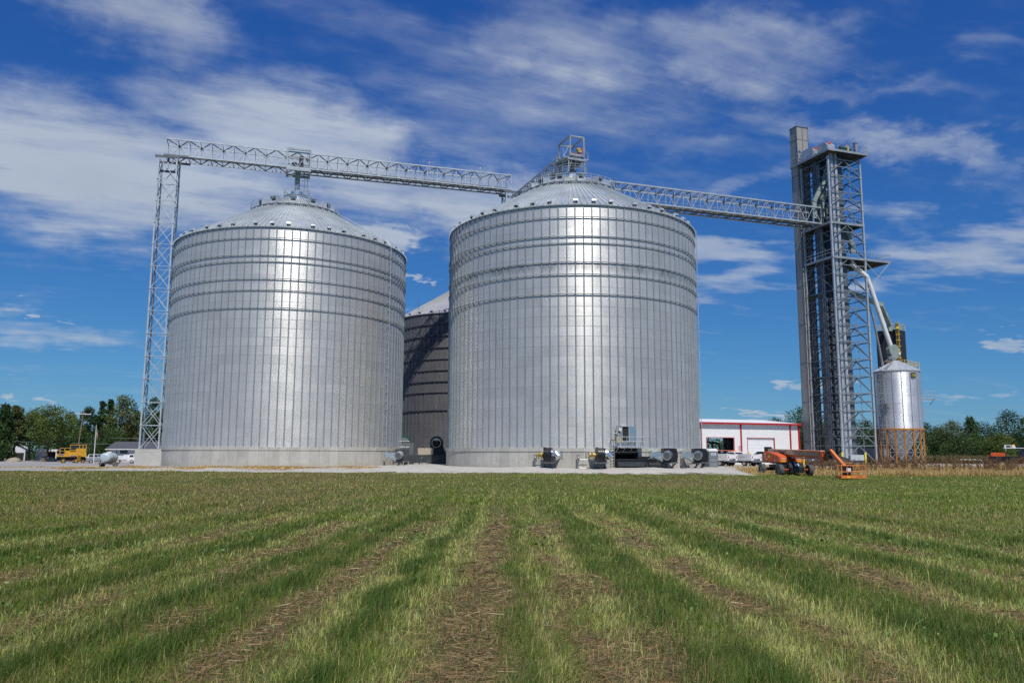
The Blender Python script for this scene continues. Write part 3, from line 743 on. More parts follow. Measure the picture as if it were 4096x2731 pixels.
mb = MB(); mb.tube((2.2, -.75, .45), (3.5, -.75, .42), .24, 18); mb.tube((1.75, -.75, .47), (2.2, -.75, .45), .05, 8); mb.tube((3.5, -.75, .42), (3.7, -.75, .42), .06, 8); mb.box(2.05, -.75, .1, .16, .2, .55); mb.box(3.62, -.75, .0, .12, .2, .55); mb.build('roller', M['rubber'], t, 40)
mb = MB(); mb.tube((-1.2, -.62, .08), (1.9, -.62, .08), .04, 6); mb.tube((-1.2, -.72, .03), (1.9, -.72, .03), .03, 6); mb.build('pipe', M['steel_light'], t)
t = thing('cable_trough', 'small dull metal pan lying on the gravel between the two round inlet fans', 'metal pan', (19.1, 89.4, .02), .5)
mb = MB(); mb.box(0, 0, 0, .7, .35, .05); mb.box(0, .16, .05, .7, .04, .22); mb.box(-.33, 0, .05, .04, .35, .22); mb.box(.33, 0, .05, .04, .35, .22); mb.build('pan', M['steel_dark'], t)

# fan at the right foot of the first silo
ang1 = math.atan2(-113, 31.7)+R(66)
a = ang1; x, y = -31.7+17.9*math.cos(a), 113+17.9*math.sin(a)
fan('centrifugal_fan', 'black fan with grey round inlet at the foot of the silo under the bridge', (-14.3, 105.8, -.25), R(20), 'front', 'fan at the first silo', 'charcoal', 1, 'steel_light')
t = thing('wall_switchgear', 'small switch boxes and pipes on the concrete ring beside the grey inlet fan', 'electrical box', (-31.7+16.35*math.cos(a-R(8)), 113+16.35*math.sin(a-R(8)), -.2), a-R(8)+PI/2)
mb = MB(); mb.box(.1, 0, 1.05, .35, .14, .28); mb.build('enclosure', M['plastic_white'], t)
mb = MB(); mb.box(.38, -.02, 1.1, .2, .16, .26); mb.build('enclosure_lid', M['charcoal'], t)
mb = MB(); mb.tube((-.35, 0, -.1), (-.35, 0, 2.3), .04, 6); mb.path([(-.35, 0, 2.3), (-.6, 0, 2.75), (-.6, -.0, 3.2)], .035, 6); mb.tube((-.1, 0, -.1), (-.1, 0, .9), .03, 6); mb.path([(.5, 0, 1.2), (.7, 0, 1.5), (.7, 0, 2.2)], .03, 6); mb.build('conduit', M['steel_light'], t)

# green fans at the foot of the old silo
def big_fan(label, loc, rz, inlet_open):
    t = thing('green_fan', label, 'fan', loc, rz, 'green fans of the old silo')
    mb = MB(); prof = [(-.95, 2.55), (.95, 2.55)]+[(.95*math.cos(q), 3.15+.95*math.sin(q)) for q in np.linspace(0, PI, 16)]
    mb.prism(prof, -.5, .5, 'xz'); mb.box(.97, 0, 3.15, .1, 1.05, .12); mb.build('housing', M['green'], t, 40)
    mb = MB(); mb.tube((-.12, -.5, 3.1), (-.12, -.95, 3.08), .70, 24); mb.mi = 1; mb.tube((-.12, -.955, 3.08), (-.12, -.965, 3.08), .62, 24); mb.build('inlet', [M['duct'], M['brown'] if inlet_open else M['dark']], t, 40)
    mb = MB(); mb.loft([[(-1.5, -.9, .9), (1.7, -.9, .9), (1.7, .8, .9), (-1.5, .8, .9)], [(-.8, -.55, 2.55), (.95, -.55, 2.55), (.95, .55, 2.55), (-.8, .55, 2.55)]]); mb.build('base_duct', M['charcoal'], t)
    mb = MB(); mb.box(-.2, -.9, -.2, 1.3, 1.3, 1.5); mb.box(.95, -.3, -.2, .9, .9, 1.1); mb.build('pedestal', M['charcoal'], t)
    return t
big_fan('dark green fan with a round rusty brown inlet before the dark silo', (-11.2, 119.6, -.1), R(12), True)
big_fan('dark green fan partly behind the bright silo, with yellow gate and rail before it', (-15.9, 119.2, -.1), R(15), False)
t = thing('access_gate', 'small railed platform with a yellow swing gate in front of the dark green fan', 'railing', (-15.6, 112.6, 0))
mb = MB(); 
for z in (2.35, 3.15): mb.tube((-.2, 0, z), (1.25, 0, z), .03, 6)
for k in range(8): mb.tube((-.2+k*.207, 0, 2.35), (-.2+k*.207, 0, 3.15), .02, 5)
mb.box(.5, .4, 2.25, 1.5, .8, .06); mb.beam((.4, .7, -.2), (.4, .7, 2.25), .1); mb.beam((1.1, .7, -.2), (1.1, .7, 2.25), .1); mb.build('railing', M['steel_light'], t)
mb = MB()
for z in (2.45, 3.05): mb.beam((-.75, 0, z), (-.25, 0, z), .06)
for xx in (-.75, -.25): mb.beam((xx, 0, 2.42), (xx, 0, 3.08), .06)
mb.build('gate', M['yellow'], t)
t = thing('ground_conveyor', 'low charcoal conveyor housing with a rust streaked panel at the dark silo foot', 'conveyor', (-13.2, 114.8, -.15), R(3))
mb = MB(); mb.box(.2, .6, .25, 6.8, .8, 1.1)
for xx in (-2.5, 0, 2.4): mb.box(xx, .6, -.2, .2, .6, .6)
mb.build('housing', M['charcoal'], t)
mb = MB(); mb.box(.9, .9, 1.42, 2.2, .5, .95); mb.build('side_panel', M['rusty'], t)
mb = MB(); mb.box(-1.7, 1.3, 1.3, 1.8, .8, 1.8); mb.build('upper_box', M['steel_dark'], t)
mb = MB(); mb.tube((.4, -.0, .95), (.4, .2, .95), .16, 12); mb.beam((.4, .1, .1), (.4, .1, .9), .1); mb.box(.2, 0, -.1, 1.0, .5, .12); mb.build('drive', M['steel_dark'], t)
t = thing('scrap_steel', 'loose pieces of grey steel angle lying on the gravel before the bright silo', 'scrap metal', (-18.7, 91.8, 0))
for k in range(9):
    mb = MB(); L = random.uniform(.8, 2.2); mb.beam((-L/2, 0, 0), (L/2, 0, .0), .12, .06)
    xx = -2.2+k*.62; yy = random.uniform(-.8, .8)
    o = mb.build('steel_angle', M['steel_dark'] if k % 2 else M['steel'], t); o.location = (xx, yy, gz(-18.7+xx, 91.8+yy)+.07); o.rotation_euler = (0, 0, random.uniform(-.4, .4))
# ------------------------------------------------------------------ truss bridges, masts, elevator tower
def truss_parts(t, L, w, h, n, conv=None, dark_floor=False, chord=.17):
    """box truss along +x from 0 to L, width across y (0..w), bottom at z=0"""
    for yy in (0, w):
        for zz, nm in ((0, 'bottom_chord'), (h, 'top_chord')):
            mb = MB(); mb.beam((0, yy, zz), (L, yy, zz), chord, chord); mb.build(nm, M['steel_light'], t)
    dx = L/n
    for yy in (0, w):
        mb = MB()
        for i in range(2*n+1): mb.beam((i*dx/2, yy, 0), (i*dx/2, yy, h), .075)
        for i in range(n): mb.beam((i*dx, yy, 0), ((i+.5)*dx, yy, h), .075); mb.beam(((i+.5)*dx, yy, h), ((i+1)*dx, yy, 0), .075)
        mb.build('side_bracing', M['steel_light'] if yy == 0 else M['steel'], t)
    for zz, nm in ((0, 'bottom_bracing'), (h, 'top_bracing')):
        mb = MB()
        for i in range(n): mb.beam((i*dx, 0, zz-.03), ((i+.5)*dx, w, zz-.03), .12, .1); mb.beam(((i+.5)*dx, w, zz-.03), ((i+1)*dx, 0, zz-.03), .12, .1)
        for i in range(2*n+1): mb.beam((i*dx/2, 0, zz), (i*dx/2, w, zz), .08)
        mb.build(nm, M['steel_dark'], t)  # back-lit look of these members is put into the darker steel colour
    mb = MB(); mb.box(L/2, w*.30, .10, L-.2, w*.42, .04)
    for i in range(2*n): mb.box((i+.5)*dx/2, w*.30, .05, .06, w*.42, .05)
    mb.build('walkway', M['steel_light'], t)
    mb = MB()
    for hh in (.6, 1.1): mb.tube((.1, w*.55, hh), (L-.1, w*.55, hh), .02, 5)
    mb.build('handrail', M['steel_light'], t)
    if conv:
        a, b = conv; mb = MB(); mb.box((a+b)/2, w*.70, .18, b-a, .55, .52); mb.box((a+b)/2, w*.70, .70, b-a, .66, .05)
        k = a+.3
        while k < b: mb.box(k, w*.70, .15, .07, .62, .6); mb.box(k+.5, w*.70-.33, .3, .3, .06, .3); k += 1.5
        mb.build('conveyor_trough', M['charcoal'], t)
G1 = math.atan2(.30, 1.0)
b0 = (-48.35, 106.26); bl = math.hypot(48.05, 14.6)
t = thing('conveyor_bridge', 'long pale truss bridge from the free standing lattice mast across the first silo', 'conveyor bridge', (b0[0], b0[1], 42.5), G1, 'truss conveyor bridges')
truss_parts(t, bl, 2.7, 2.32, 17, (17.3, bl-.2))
mb = MB(); pc, ps_ = 16.3, 19.55                                   # portal frame over the silo peak
for xx in (pc, ps_):
    for yy in (-.22, 2.92): mb.beam((xx, yy, -.55), (xx, yy, 2.75), .22)
    mb.beam((xx, -.22, 2.75), (xx, 2.92, 2.75), .22); mb.beam((xx, -.22, -.45), (xx, 2.92, -.45), .22)
for yy in (-.22, 2.92): mb.beam((pc, yy, 2.72), (ps_, yy, 2.72), .24, .30); mb.beam((pc, yy, -.32), (ps_, yy, -.32), .24, .36); mb.beam((pc, yy, 1.5), (ps_, yy, 1.5), .1)
mb.build('portal_frame', M['steel'], t)
mb = MB(); mb.box(17.9, 1.3, .25, 1.5, .9, .7); mb.lathe([(.42, -.45), (.42, .45)], 16, (17.35, 1.3, .7), 'y'); mb.box(18.3, 1.3, .95, .6, .5, 1.2); mb.build('conveyor_head', M['charcoal'], t)
for yy in (-.2, 2.9): mb = MB(); mb.beam((-.15, yy, -.15), (3.0, yy, -.15), .3, .26); mb.build('bearing_beam', M['steel_dark'], t)
for xx in (bl*.62, bl*.74, bl*.9):
    mb = MB(); mb.tube((xx, .0, 2.3), (xx, 0, 2.85), .02, 5); mb.lathe([(0, 2.82), (.10, 2.85), (.10, 3.0), (0, 3.05)], 8, (xx, 0, 0)); mb.build('lamp', M['plastic_white'], t)
# spout and caged ladder hanging down to the silo peak
t = thing('down_spout', 'square metal spout dropping from the truss bridge to the silo peak', 'spout', (-31.7, 113.0, 39.2))
mb = MB(); mb.box(0, 0, 0, .95, .95, .25); mb.box(0, 0, .25, .62, .62, 1.0); mb.box(0, 0, 1.25, .72, .72, .06); mb.mi = 1; mb.box(0, 0, 1.31, .6, .6, 1.85); mb.mi = 0; mb.box(0, 0, 3.16, .78, .78, .3); mb.build('chute', [M['steel_light'], M['chute']], t)
t = thing('caged_ladder', 'caged ladder hanging beside the spout under the truss bridge', 'ladder', (-30.4, 112.8, 38.4))
mb = MB()
for xx in (-.22, .22): mb.tube((xx, 0, 0), (xx, 0, 4.3), .03, 6)
for k in range(14): mb.tube((-.22, 0, .2+k*.3), (.22, 0, .2+k*.3), .016, 5)
mb.build('ladder', M['steel'], t)
mb = MB()
for k in range(5): z = 1.0+k*.75; mb.path([(-.42, 0, z), (-.38, -.45, z), (0, -.68, z), (.38, -.45, z), (.42, 0, z)], .02, 5)
for x_, y_ in ((-.38, -.45), (0, -.68), (.38, -.45)): mb.tube((x_, y_, 1.0), (x_, y_, 4.0), .015, 5)
mb.build('safety_cage', M['steel'], t)

def mast(label, loc, rz, w, d, z0, z1, bay, group, levels=True):
    t = thing('lattice_mast', label, 'lattice tower', loc, rz, group)
    n = max(1, round((z1-z0)/bay)); dz = (z1-z0)/n
    cs = ((-w/2, -d/2), (w/2, -d/2), (w/2, d/2), (-w/2, d/2))
    for x, y in cs:
        mb = MB(); mb.beam((x, y, z0), (x, y, z1), .19); mb.box(x, y, z0, .42, .42, .06)
        for k in range(1, n): mb.box(x, y, z0+k*dz-.12, .30, .30, .24 if k % 2 else .12)
        mb.build('leg', M['steel_light'], t)
    for i in range(4):
        (x0, y0), (x1, y1) = cs[i], cs[(i+1) % 4]; mb = MB()
        for k in range(n):
            za, zb = z0+k*dz, z0+(k+1)*dz
            mb.beam((x0, y0, zb), (x1, y1, zb), .075)
            mb.beam((x0, y0, zb), (x1, y1, za), .085); mb.beam((x0, y0, za), (x1, y1, zb), .07)
        mb.build('cross_bracing', M['steel'] if i % 2 else M['steel_light'], t)
    mb = MB()
    for yy in (-d/2, d/2): mb.beam((-w/2-.5, yy, z1+.12), (w/2+.4, yy, z1+.12), .26, .28)
    mb.beam((-w/2, 0, z1-1.6), (w/2, 0, z1-1.6), .2, .3); mb.beam((0, -d/2, z1-1.6), (0, -d/2+.6, z1+.1), .2)
    mb.build('cap_beam', M['steel_dark'], t)
    return t
MG = 'lattice masts under the truss bridge'
mast('tall slender lattice mast on a concrete block, holding the end of the truss bridge', (-48.2, 107.4, 0), G1-.05, 2.35, 2.5, 1.95, 42.0, 3.0, MG)
mast('lattice mast top and bracket peeping out behind the roof of the second silo', (-.2, 121.9, 0), G1, 2.35, 2.5, .2, 42.0, 3.0, MG)
t = thing('mast_footing', 'plain concrete block under the lattice mast, joined to the silo ring', 'concrete block', (-47.6, 106.4, -.6), G1-.05)
mb = MB(); mb.box(0, 0, 0, 3.3, 4.2, 2.5); mb.build('block', M['concrete'], t)

# conveyor bridge from the bend to the second silo's peak, and its head frame
hx, hy = 7.9, 101.6; jx, jy = 1.1, 119.6
G2 = math.atan2(hy-jy, hx-jx); L2 = math.hypot(hx-jx, hy-jy)-2.2
t = thing('conveyor_bridge', 'short truss bridge running back from the head frame on the second silo', 'conveyor bridge', (jx-1.2*math.cos(G2+PI/2), jy-1.2*math.sin(G2+PI/2), 38.75), G2, 'truss conveyor bridges')
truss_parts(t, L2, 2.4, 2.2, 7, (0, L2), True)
t = thing('head_frame', 'boxy steel frame with drive and motor standing on the peak of the second silo', 'steel frame', (7.9, 102.4, 38.6), G2+PI/2)
w2 = 1.0; mb = MB()
for xx in (-w2, w2):
    for yy in (-1.6, 1.9): mb.beam((xx, yy, 1.75), (xx, yy, 4.55), .18)
    mb.beam((xx, -1.6, 4.5), (xx, 1.9, 4.5), .2); mb.beam((xx, -1.6, 1.85), (xx, 1.9, 1.85), .2, .3); mb.beam((xx, -1.6, 3.2), (xx, 1.9, 4.5), .07)
for yy in (-1.6, 1.9): mb.beam((-w2, yy, 4.5), (w2, yy, 4.5), .18); mb.beam((-w2, yy, 1.95), (w2, yy, 1.95), .18, .24)
mb.beam((-w2, -1.6, 4.15), (-w2+.35, -1.6, 4.45), .08); mb.beam((w2, -1.6, 4.15), (w2-.35, -1.6, 4.45), .08)
mb.build('upper_frame', M['steel'], t)
mb = MB(); mb.box(-1.45, .2, 1.55, .8, 3.4, .10); mb.box(1.4, .2, 1.55, .7, 3.4, .10); mb.box(-1.2, 1.2, 1.1, .8, 1.2, .12); mb.box(-1.5, 2.6, .5, .9, 1.6, .1); mb.build('deck', M['steel_light'], t)
mb = MB()
for xx in (-1.85, 1.75):
    for hh in (.55, 1.05): mb.tube((xx, -1.4, 1.65+hh), (xx, 1.9, 1.65+hh), .025, 5)
    for yy in (-1.4, -.3, .8, 1.9): mb.tube((xx, yy, 1.6), (xx, yy, 2.7), .025, 5)
    mb.beam((xx, -1.4, 1.65), (math.copysign(w2, xx), -1.6, 3.4), .06)
mb.build('railing', M['steel_light'], t)
mb = MB()
for xx in (-1.15, 1.15):
    for yy in (-1.5, 1.7): mb.beam((xx, yy, -.4), (xx, yy, 1.5), .13)
    mb.beam((xx, -1.5, -.1), (xx*.55, -1.5, 1.45), .08); mb.beam((xx, -1.5, 1.42), (xx, 1.7, 1.42), .2, .24)
mb.beam((-1.35, -1.55, 1.4), (1.35, -1.55, 1.4), .2, .26); mb.build('leg_frame', M['steel'], t)
mb = MB(); mb.box(0, -.2, .2, .55, .55, 1.4); mb.box(0, -.2, -.2, .75, .75, .5); mb.box(0, .2, 1.7, 1.0, 3.0, .75); mb.build('chute', M['steel_dark'], t)
mb = MB(); mb.tube((.15, -1.2, 2.95), (.65, -1.2, 2.95), .2, 12); mb.box(.55, -1.2, 2.5, .5, .5, .3); mb.build('motor', M['gold'], t, 40)
mb = MB(); mb.box(.82, -1.35, 2.05, .12, .12, 1.15); mb.box(-.72, -1.35, 2.1, .3, .2, .2); mb.build('guard', M['orange'], t)
mb = MB(); rail_ring(mb, 2.0, -.35, 1.0, 28, .025); mb.build('round_railing', M['steel_light'], t)
t = thing('link_platform', 'small railed steel platform between the bend of the truss bridge and the second silo roof', 'platform', (2.6, 119.2, 41.0), G1)
mb = MB(); mb.box(0, 0, 0, 3.6, 2.6, .25); mb.box(0, .6, -.75, 3.4, .4, .3); mb.box(0, -.9, -.55, 3.4, .3, .5); mb.build('deck', M['steel'], t)
mb = MB()
for hh in (.65, 1.25): mb.tube((-1.8, -1.3, hh), (1.8, -1.3, hh), .025, 5); mb.tube((-1.8, 1.3, hh), (1.8, 1.3, hh), .025, 5)
for k in range(4): mb.tube((-1.8+1.2*k, -1.3, .2), (-1.8+1.2*k, -1.3, 1.3), .025, 5)
mb.build('railing', M['steel_light'], t)
mb = MB(); mb.beam((-1.6, -1.2, -3.5), (-1.6, -1.2, 0), .2); mb.beam((.5, -1.2, -3.5), (.5, -1.2, 0), .2); mb.beam((-1.6, 1.2, -3.5), (-1.6, 1.2, 0), .2); mb.build('post', M['steel_light'], t)

# --- elevator tower (local x along the face to the right, local y along the face to the back)
GT = R(19.1); TX, TY = 50.3, 122.0; TW = 6.3; BAY = 2.68; NB = 18
def TL(x, y, z): return (TX+x*math.cos(GT)-y*math.sin(GT), TY+x*math.sin(GT)+y*math.cos(GT), z)
t = thing('elevator_tower', 'tall open steel lattice tower carrying the grain elevators', 'lattice tower', (TX, TY, 0), GT)
cs = ((0, 0), (TW, 0), (TW, TW), (0, TW)); ZT = .2+BAY*NB
for x, y in cs:
    mb = MB(); mb.beam((x, y, -.2), (x, y, ZT+.3), .26)
    for k in range(NB+1): mb.box(x, y, .2+k*BAY-.11, .36, .36, .22)
    mb.build('leg', M['steel_light'], t)
for i in range(4):
    (x0, y0), (x1, y1) = cs[i], cs[(i+1) % 4]; mb = MB(); xm, ym = (x0+x1)/2, (y0+y1)/2
    for k in range(NB):
        za, zb = .2+k*BAY, .2+(k+1)*BAY
        mb.beam((x0, y0, zb), (x1, y1, zb), .11, .14)
        mb.beam((x0, y0, za+.1), (xm, ym, zb-.05), .12, .11); mb.beam((x1, y1, za+.1), (xm, ym, zb-.05), .12, .11)
        if k % 2 == 1: mb.beam((x0, y0, za+BAY*.55), (x1, y1, za+BAY*.55), .07, .11)
    mb.build('face_bracing', M['brace'] if i == 0 else M['steel_dark'], t)
for x, y, r_ in ((.35, 2.6, .09), (.35, 3.0, .06), (5.6, 5.7, .10), (4.4, .35, .05)):
    mb = MB(); mb.tube((x, y, .1), (x, y, ZT-.2), r_, 8); mb.build('riser_pipe', M['steel'], t, 40)
mb = MB()
for q in (-.22, .22): mb.tube((.6+q, TW-.5, .2), (.6+q, TW-.5, ZT), .03, 5)
for k in range(150): mb.tube((.38, TW-.5, .4+k*.32), (.82, TW-.5, .4+k*.32), .016, 4)
for k in range(30): z = 2.6+k*1.5; mb.path([(.3, TW-.5, z), (.3, TW-.95, z), (.6, TW-1.2, z), (.9, TW-.95, z), (.9, TW-.5, z)], .02, 4)
mb.build('caged_ladder', M['steel_dark'], t)
for k in (5, 10): mb = MB(); mb.box(1.7, TW-1.1, .2+BAY*k, 3.2, 2.0, .06); mb.box(1.7, TW-2.1, .1+BAY*k, 3.2, .08, .22); mb.build('rest_platform', M['steel_dark'], t)
def deck(z, x0, x1, y0, y1, rails):
    mb = MB(); mb.box((x0+x1)/2, (y0+y1)/2, z-.05, x1-x0, y1-y0, .06)
    for k in range(int((x1-x0)/.7)+1): mb.box(x0+.1+k*.7, (y0+y1)/2, z-.28, .10, y1-y0, .22)
    mb.mi = 1
    for yy in (y0, y1): mb.box((x0+x1)/2, yy, z-.36, x1-x0+.1, .12, .34)
    for xx in (x0, x1): mb.box(xx, (y0+y1)/2, z-.36, .12, y1-y0-.14, .34)
    mb.build('deck', [M['steel_dark'], M['steel']], t)
    mb = MB(); pts = [(x0, y0), (x1, y0), (x1, y1), (x0, y1), (x0, y0)]
    for a, b in rails:
        (xa, ya), (xb, yb_) = pts[a], pts[b]; n = max(2, int(math.hypot(xb-xa, yb_-ya)/1.6))
        for hh in (.55, 1.07): mb.tube((xa, ya, z+hh), (xb, yb_, z+hh), .026, 5)
        for k in range(n+1): mb.tube((xa+(xb-xa)*k/n, ya+(yb_-ya)*k/n, z), (xa+(xb-xa)*k/n, ya+(yb_-ya)*k/n, z+1.07), .024, 5)
    mb.build('railing', M['steel_light'], t)
ZD = 49.7
deck(ZD, -.6, TW+.9, -.9, TW+2.0, ((0,1),(1,2),(2,3),(3,0)))
deck(38.05, -.2, TW+.1, -.1, TW+.3, ((0,1),(1,2)))
deck(32.45, -.1, TW+5.0, -.1, TW+.2, ((0,1),(1,2),(2,3),(3,0)))
mb = MB(); mb.beam((TW+4.9, -.1, 32.2), (TW, 0, 27.2), .12); mb.beam((TW+4.9, TW, 32.2), (TW, TW, 27.2), .12); mb.beam((TW, 0, 32.0), (TW+2.5, 0, 29.7), .08); mb.build('deck_brace', M['steel_light'], t)
# tall clad shaft behind the tower's left corner
t = thing('clad_shaft', 'tall narrow shaft clad in ribbed beige grey panels, highest thing beside the lattice tower', 'clad shaft', TL(0, 0, 0), GT)
mb = MB(); x0, x1, y0, y1 = -.35, 1.95, TW+.35, TW+1.95
mb.box((x0+x1)/2, (y0+y1)/2, -.2, x1-x0, y1-y0, 56.5); mb.build('casing', M['clad_beige'], t)
mb = MB()
for k in range(9): mb.box((x0+x1)/2, (y0+y1)/2, 3.6+k*6.3, x1-x0+.05, y1-y0+.05, .07)
mb.box((x0+x1)/2, y0-.01, -.1, .10, .06, 56.3); mb.box((x0+x1)/2, (y0+y1)/2, 56.25, x1-x0+.16, y1-y0+.16, .12)
for x, y in ((x0, y0), (x1, y0), (x0, y1), (x1, y1)): mb.box(x, y, -.1, .09, .09, 56.4)
mb.tube((x0+.05, y0+.05, 56.3), (x0+.05, y0+.05, 57.1), .025, 5); mb.tube((x1, y0, 56.3), (x1, y0, 56.9), .025, 5); mb.tube((x0, y1, 56.3), (x0, y1, 57.0), .025, 5)
mb.build('trim', M['steel_dark'], t)
mb = MB(); mb.beam((-.4, TW-.2, 51.4), (3.4, TW+.1, 50.7), .12); mb.beam((-.35, TW+.2, 49.7), (-.35, TW+.2, 52.2), .16); mb.beam((-.4, TW+.2, 52.2), (3.9, TW+.5, 50.5), .14, .3); mb.build('canopy_beam', M['steel'], t)
# bucket elevators: trunks and heads
def elevator(label, trunks, sx, sy, head, col, headmat):
    t = thing('bucket_elevator', label, 'grain elevator', TL(0, 0, 0), GT, 'bucket elevators in the lattice tower')
    for x, y in trunks:
        mb = MB(); mb.box(x, y, -.1, sx, sy, ZD)
        for k in range(17): mb.box(x, y, 1.5+k*2.9, sx+.10, sy+.10, .10)
        mb.build('trunk', M[col], t)
    (xa, ya), (xb, yb_) = trunks
    mb = MB(); mb.box((xa+xb)/2, (ya+yb_)/2, -.1, abs(xb-xa)+sx+.3, abs(yb_-ya)+sy+.3, 1.7); mb.build('boot', M[col], t)
    if head:
        hx_, hy_, hw, hl, hh = head; mb = MB()
        prof = [(-hl/2, 0), (hl/2, 0), (hl/2, hh*.5)]+[(hl/2*math.cos(q), hh*.5+hh*.5*math.sin(q)) for q in np.linspace(.15, PI-.15, 12)]+[(-hl/2, hh*.5)]
        mb.prism([(hy_+p, ZD+.1+q) for p, q in prof], hx_-hw/2, hx_+hw/2, 'yz')
        mb.box(hx_, hy_-hl/2-.05, ZD+.5, hw*.8, .08, .6)
        mb.build('head', M[headmat], t, 40)
        mb = MB(); mb.box(hx_-hw*.1, hy_-hl*.5+.12, ZD+hh*.78, .55, .1, .32); mb.build('emblem_plate', M['orange'], t)
    return t
elevator('wide dark grey elevator legs inside the lattice tower near the clad shaft', ((1.3, 4.2), (2.5, 4.2)), 1.0, 1.05, (.55, 4.6, 1.5, 3.3, 1.75), 'casing', 'steel_light')
elevator('pair of slim pale elevator legs running up the front of the lattice tower', ((.95, .45), (1.75, .45)), .46, .46, (1.25, 2.0, 1.5, 2.9, 1.85), 'steel_light', 'steel_light')
elevator('single looking dark elevator leg inside the lattice tower on the side of the hopper bin', ((3.3, 1.6), (3.3, 3.2)), .95, .8, None, 'casing', 'steel_light')
t = thing('drive_unit', 'dark green motor drive on the top deck of the lattice tower', 'motor', TL(3.0, -.1, ZD), GT)
mb = MB(); mb.box(0, 0, .1, 1.35, .7, .75); mb.tube((.9, 0, .45), (1.5, 0, .45), .3, 14); mb.box(-.4, 0, .85, .4, .5, .12); mb.build('motor', M['green'], t)
mb = MB(); mb.box(.72, -.3, 0, .3, .2, .95); mb.build('guard', M['yellow'], t)
t = thing('steel_box_post', 'grey square steel post at the outer end of the top deck', 'post', TL(5.5, -.2, ZD), GT)
mb = MB(); mb.box(0, 0, 0, .5, .5, 1.75); mb.box(0, 0, 1.75, .62, .62, .08); mb.build('post', M['steel'], t)
def flag(label, loc, rz, W_, H_, pole, droop):
    t = thing('flag', label, 'flag', loc, rz)
    if pole: mb = MB(); mb.tube((0, 0, -H_*.4), (0, 0, H_+.25), .02, 6); mb.build('staff', M['wood'], t)
    n = 8
    def P(u, v): 
        x = u*W_*(1-.55*droop); z = H_*(v)-droop*u*W_*.85
        return (x+.02, .10*math.sin(u*7+v*2)*W_*.5, z)
    mb = MB()
    for r in range(13):
        mb.mi = 0 if r % 2 == 0 else 1; v0, v1 = 1-r/13, 1-(r+1)/13
        for k in range(n):
            if r < 7 and k < 3: continue
            mb.quad(P(k/n, v0), P((k+1)/n, v0), P((k+1)/n, v1), P(k/n, v1))
    mb.build('stripes_field', [M['flagred'], M['plastic_white']], t)
    mb = MB()
    for k in range(3): mb.quad(P(k/n, 1), P((k+1)/n, 1), P((k+1)/n, 6/13), P(k/n, 6/13))
    c_ = mb.build('canton', M['blue'], t)
    mb = MB()
    for i in range(5):
        for j in range(5): x, y, z = P((.4+i*.6)/n, 1-(j+.6)/13*1.35); mb.box(x, y-.012, z, .035*W_, .01, .035*W_)
    mb.build('star', M['plastic_white'], c_)
    return t
flag('small national flag flying on the top deck of the lattice tower', TL(4.0, -.3, ZD+.75), GT+PI, .85, .75, True, .55)
# square chutes inside the tower
def chute(name, label, pts, w, h, ma, group=None, cat='chute', cap=True):
    t = thing(name, label, cat, pts[0], 0, group); o0 = pts[0]
    for a, b in zip(pts[:-1], pts[1:]):
        A = tuple(a[i]-o0[i] for i in range(3)); B = tuple(b[i]-o0[i] for i in range(3))
        mb = MB(); mb.beam(A, B, w, h); d = nrm(tuple(B[i]-A[i] for i in range(3))); L = math.dist(A, B)
        for q in ([.02, L*.5, L-.1] if L > 2 else [.02]): mb.beam(tuple(A[i]+d[i]*q for i in range(3)), tuple(A[i]+d[i]*(q+.10) for i in range(3)), w+.12, h+.12)
        mb.build('chute_section', M[ma], t)
    return t
CG = 'grain chutes of the lattice tower'
chute('grain_chute', 'square green grey chute slanting down inside the lattice tower to the truss bridge', [TL(2.3, 2.2, 49.2), TL(1.0, 2.0, 45.6), TL(-.9, 2.6, 41.9), TL(-.9, 2.6, 39.0)], .62, .62, 'chute', CG)
chute('grain_chute', 'second square chute behind the first one inside the lattice tower', [TL(3.0, 3.2, 49.0), TL(2.2, 2.8, 45.4), TL(.3, 2.4, 41.2), TL(.3, 2.2, 39.2)], .62, .62, 'chute', CG)
chute('grain_chute', 'short square chute slanting between the two middle decks of the lattice tower', [TL(3.8, 1.5, 38.0), TL(5.3, 1.5, 34.8), TL(5.3, 1.5, 33.6)], .70, .70, 'chute', CG)
chute('grain_chute', 'long square chute running down behind the white pipe to the black dryer', [TL(3.6, 3.0, 32.2), TL(6.0, 4.4, 28.2), (61.4, 130.5, 26.2), (64.6, 134.6, 23.6), (64.6, 134.6, 22.4)], .62, .62, 'chute', CG)
def pipe_thing(name, label, pts, r, ma, rings=True):
    t = thing(name, label, 'spout pipe', pts[0]); o0 = pts[0]
    for a, b in zip(pts[:-1], pts[1:]):
        A = tuple(a[i]-o0[i] for i in range(3)); B = tuple(b[i]-o0[i] for i in range(3)); L = math.dist(A, B); d = nrm(tuple(B[i]-A[i] for i in range(3)))
        mb = MB(); mb.tube(A, B, r, 16)
        for q in np.linspace(.05, L-.15, max(2, int(L/3.2))): mb.tube(tuple(A[i]+d[i]*q for i in range(3)), tuple(A[i]+d[i]*(q+.09) for i in range(3)), r+.035, 16)
        mb.build('pipe_section', M[ma], t, 40)
    return t
pipe_thing('spout_pipe', 'thick pale spout pipe slanting from the lattice tower down to the hopper bin', [(53.9, 124.0, 31.7), (56.5, 124.2, 29.5), (60.0, 125.0, 18.4)], .36, 'plastic_white')
pipe_thing('spout_pipe', 'thin pale pipe beside the thick spout pipe, dropping behind the hopper bin', [(56.9, 125.4, 25.9), (58.0, 126.2, 23.3), (61.5, 131.0, 15.0)], .17, 'steel_light')

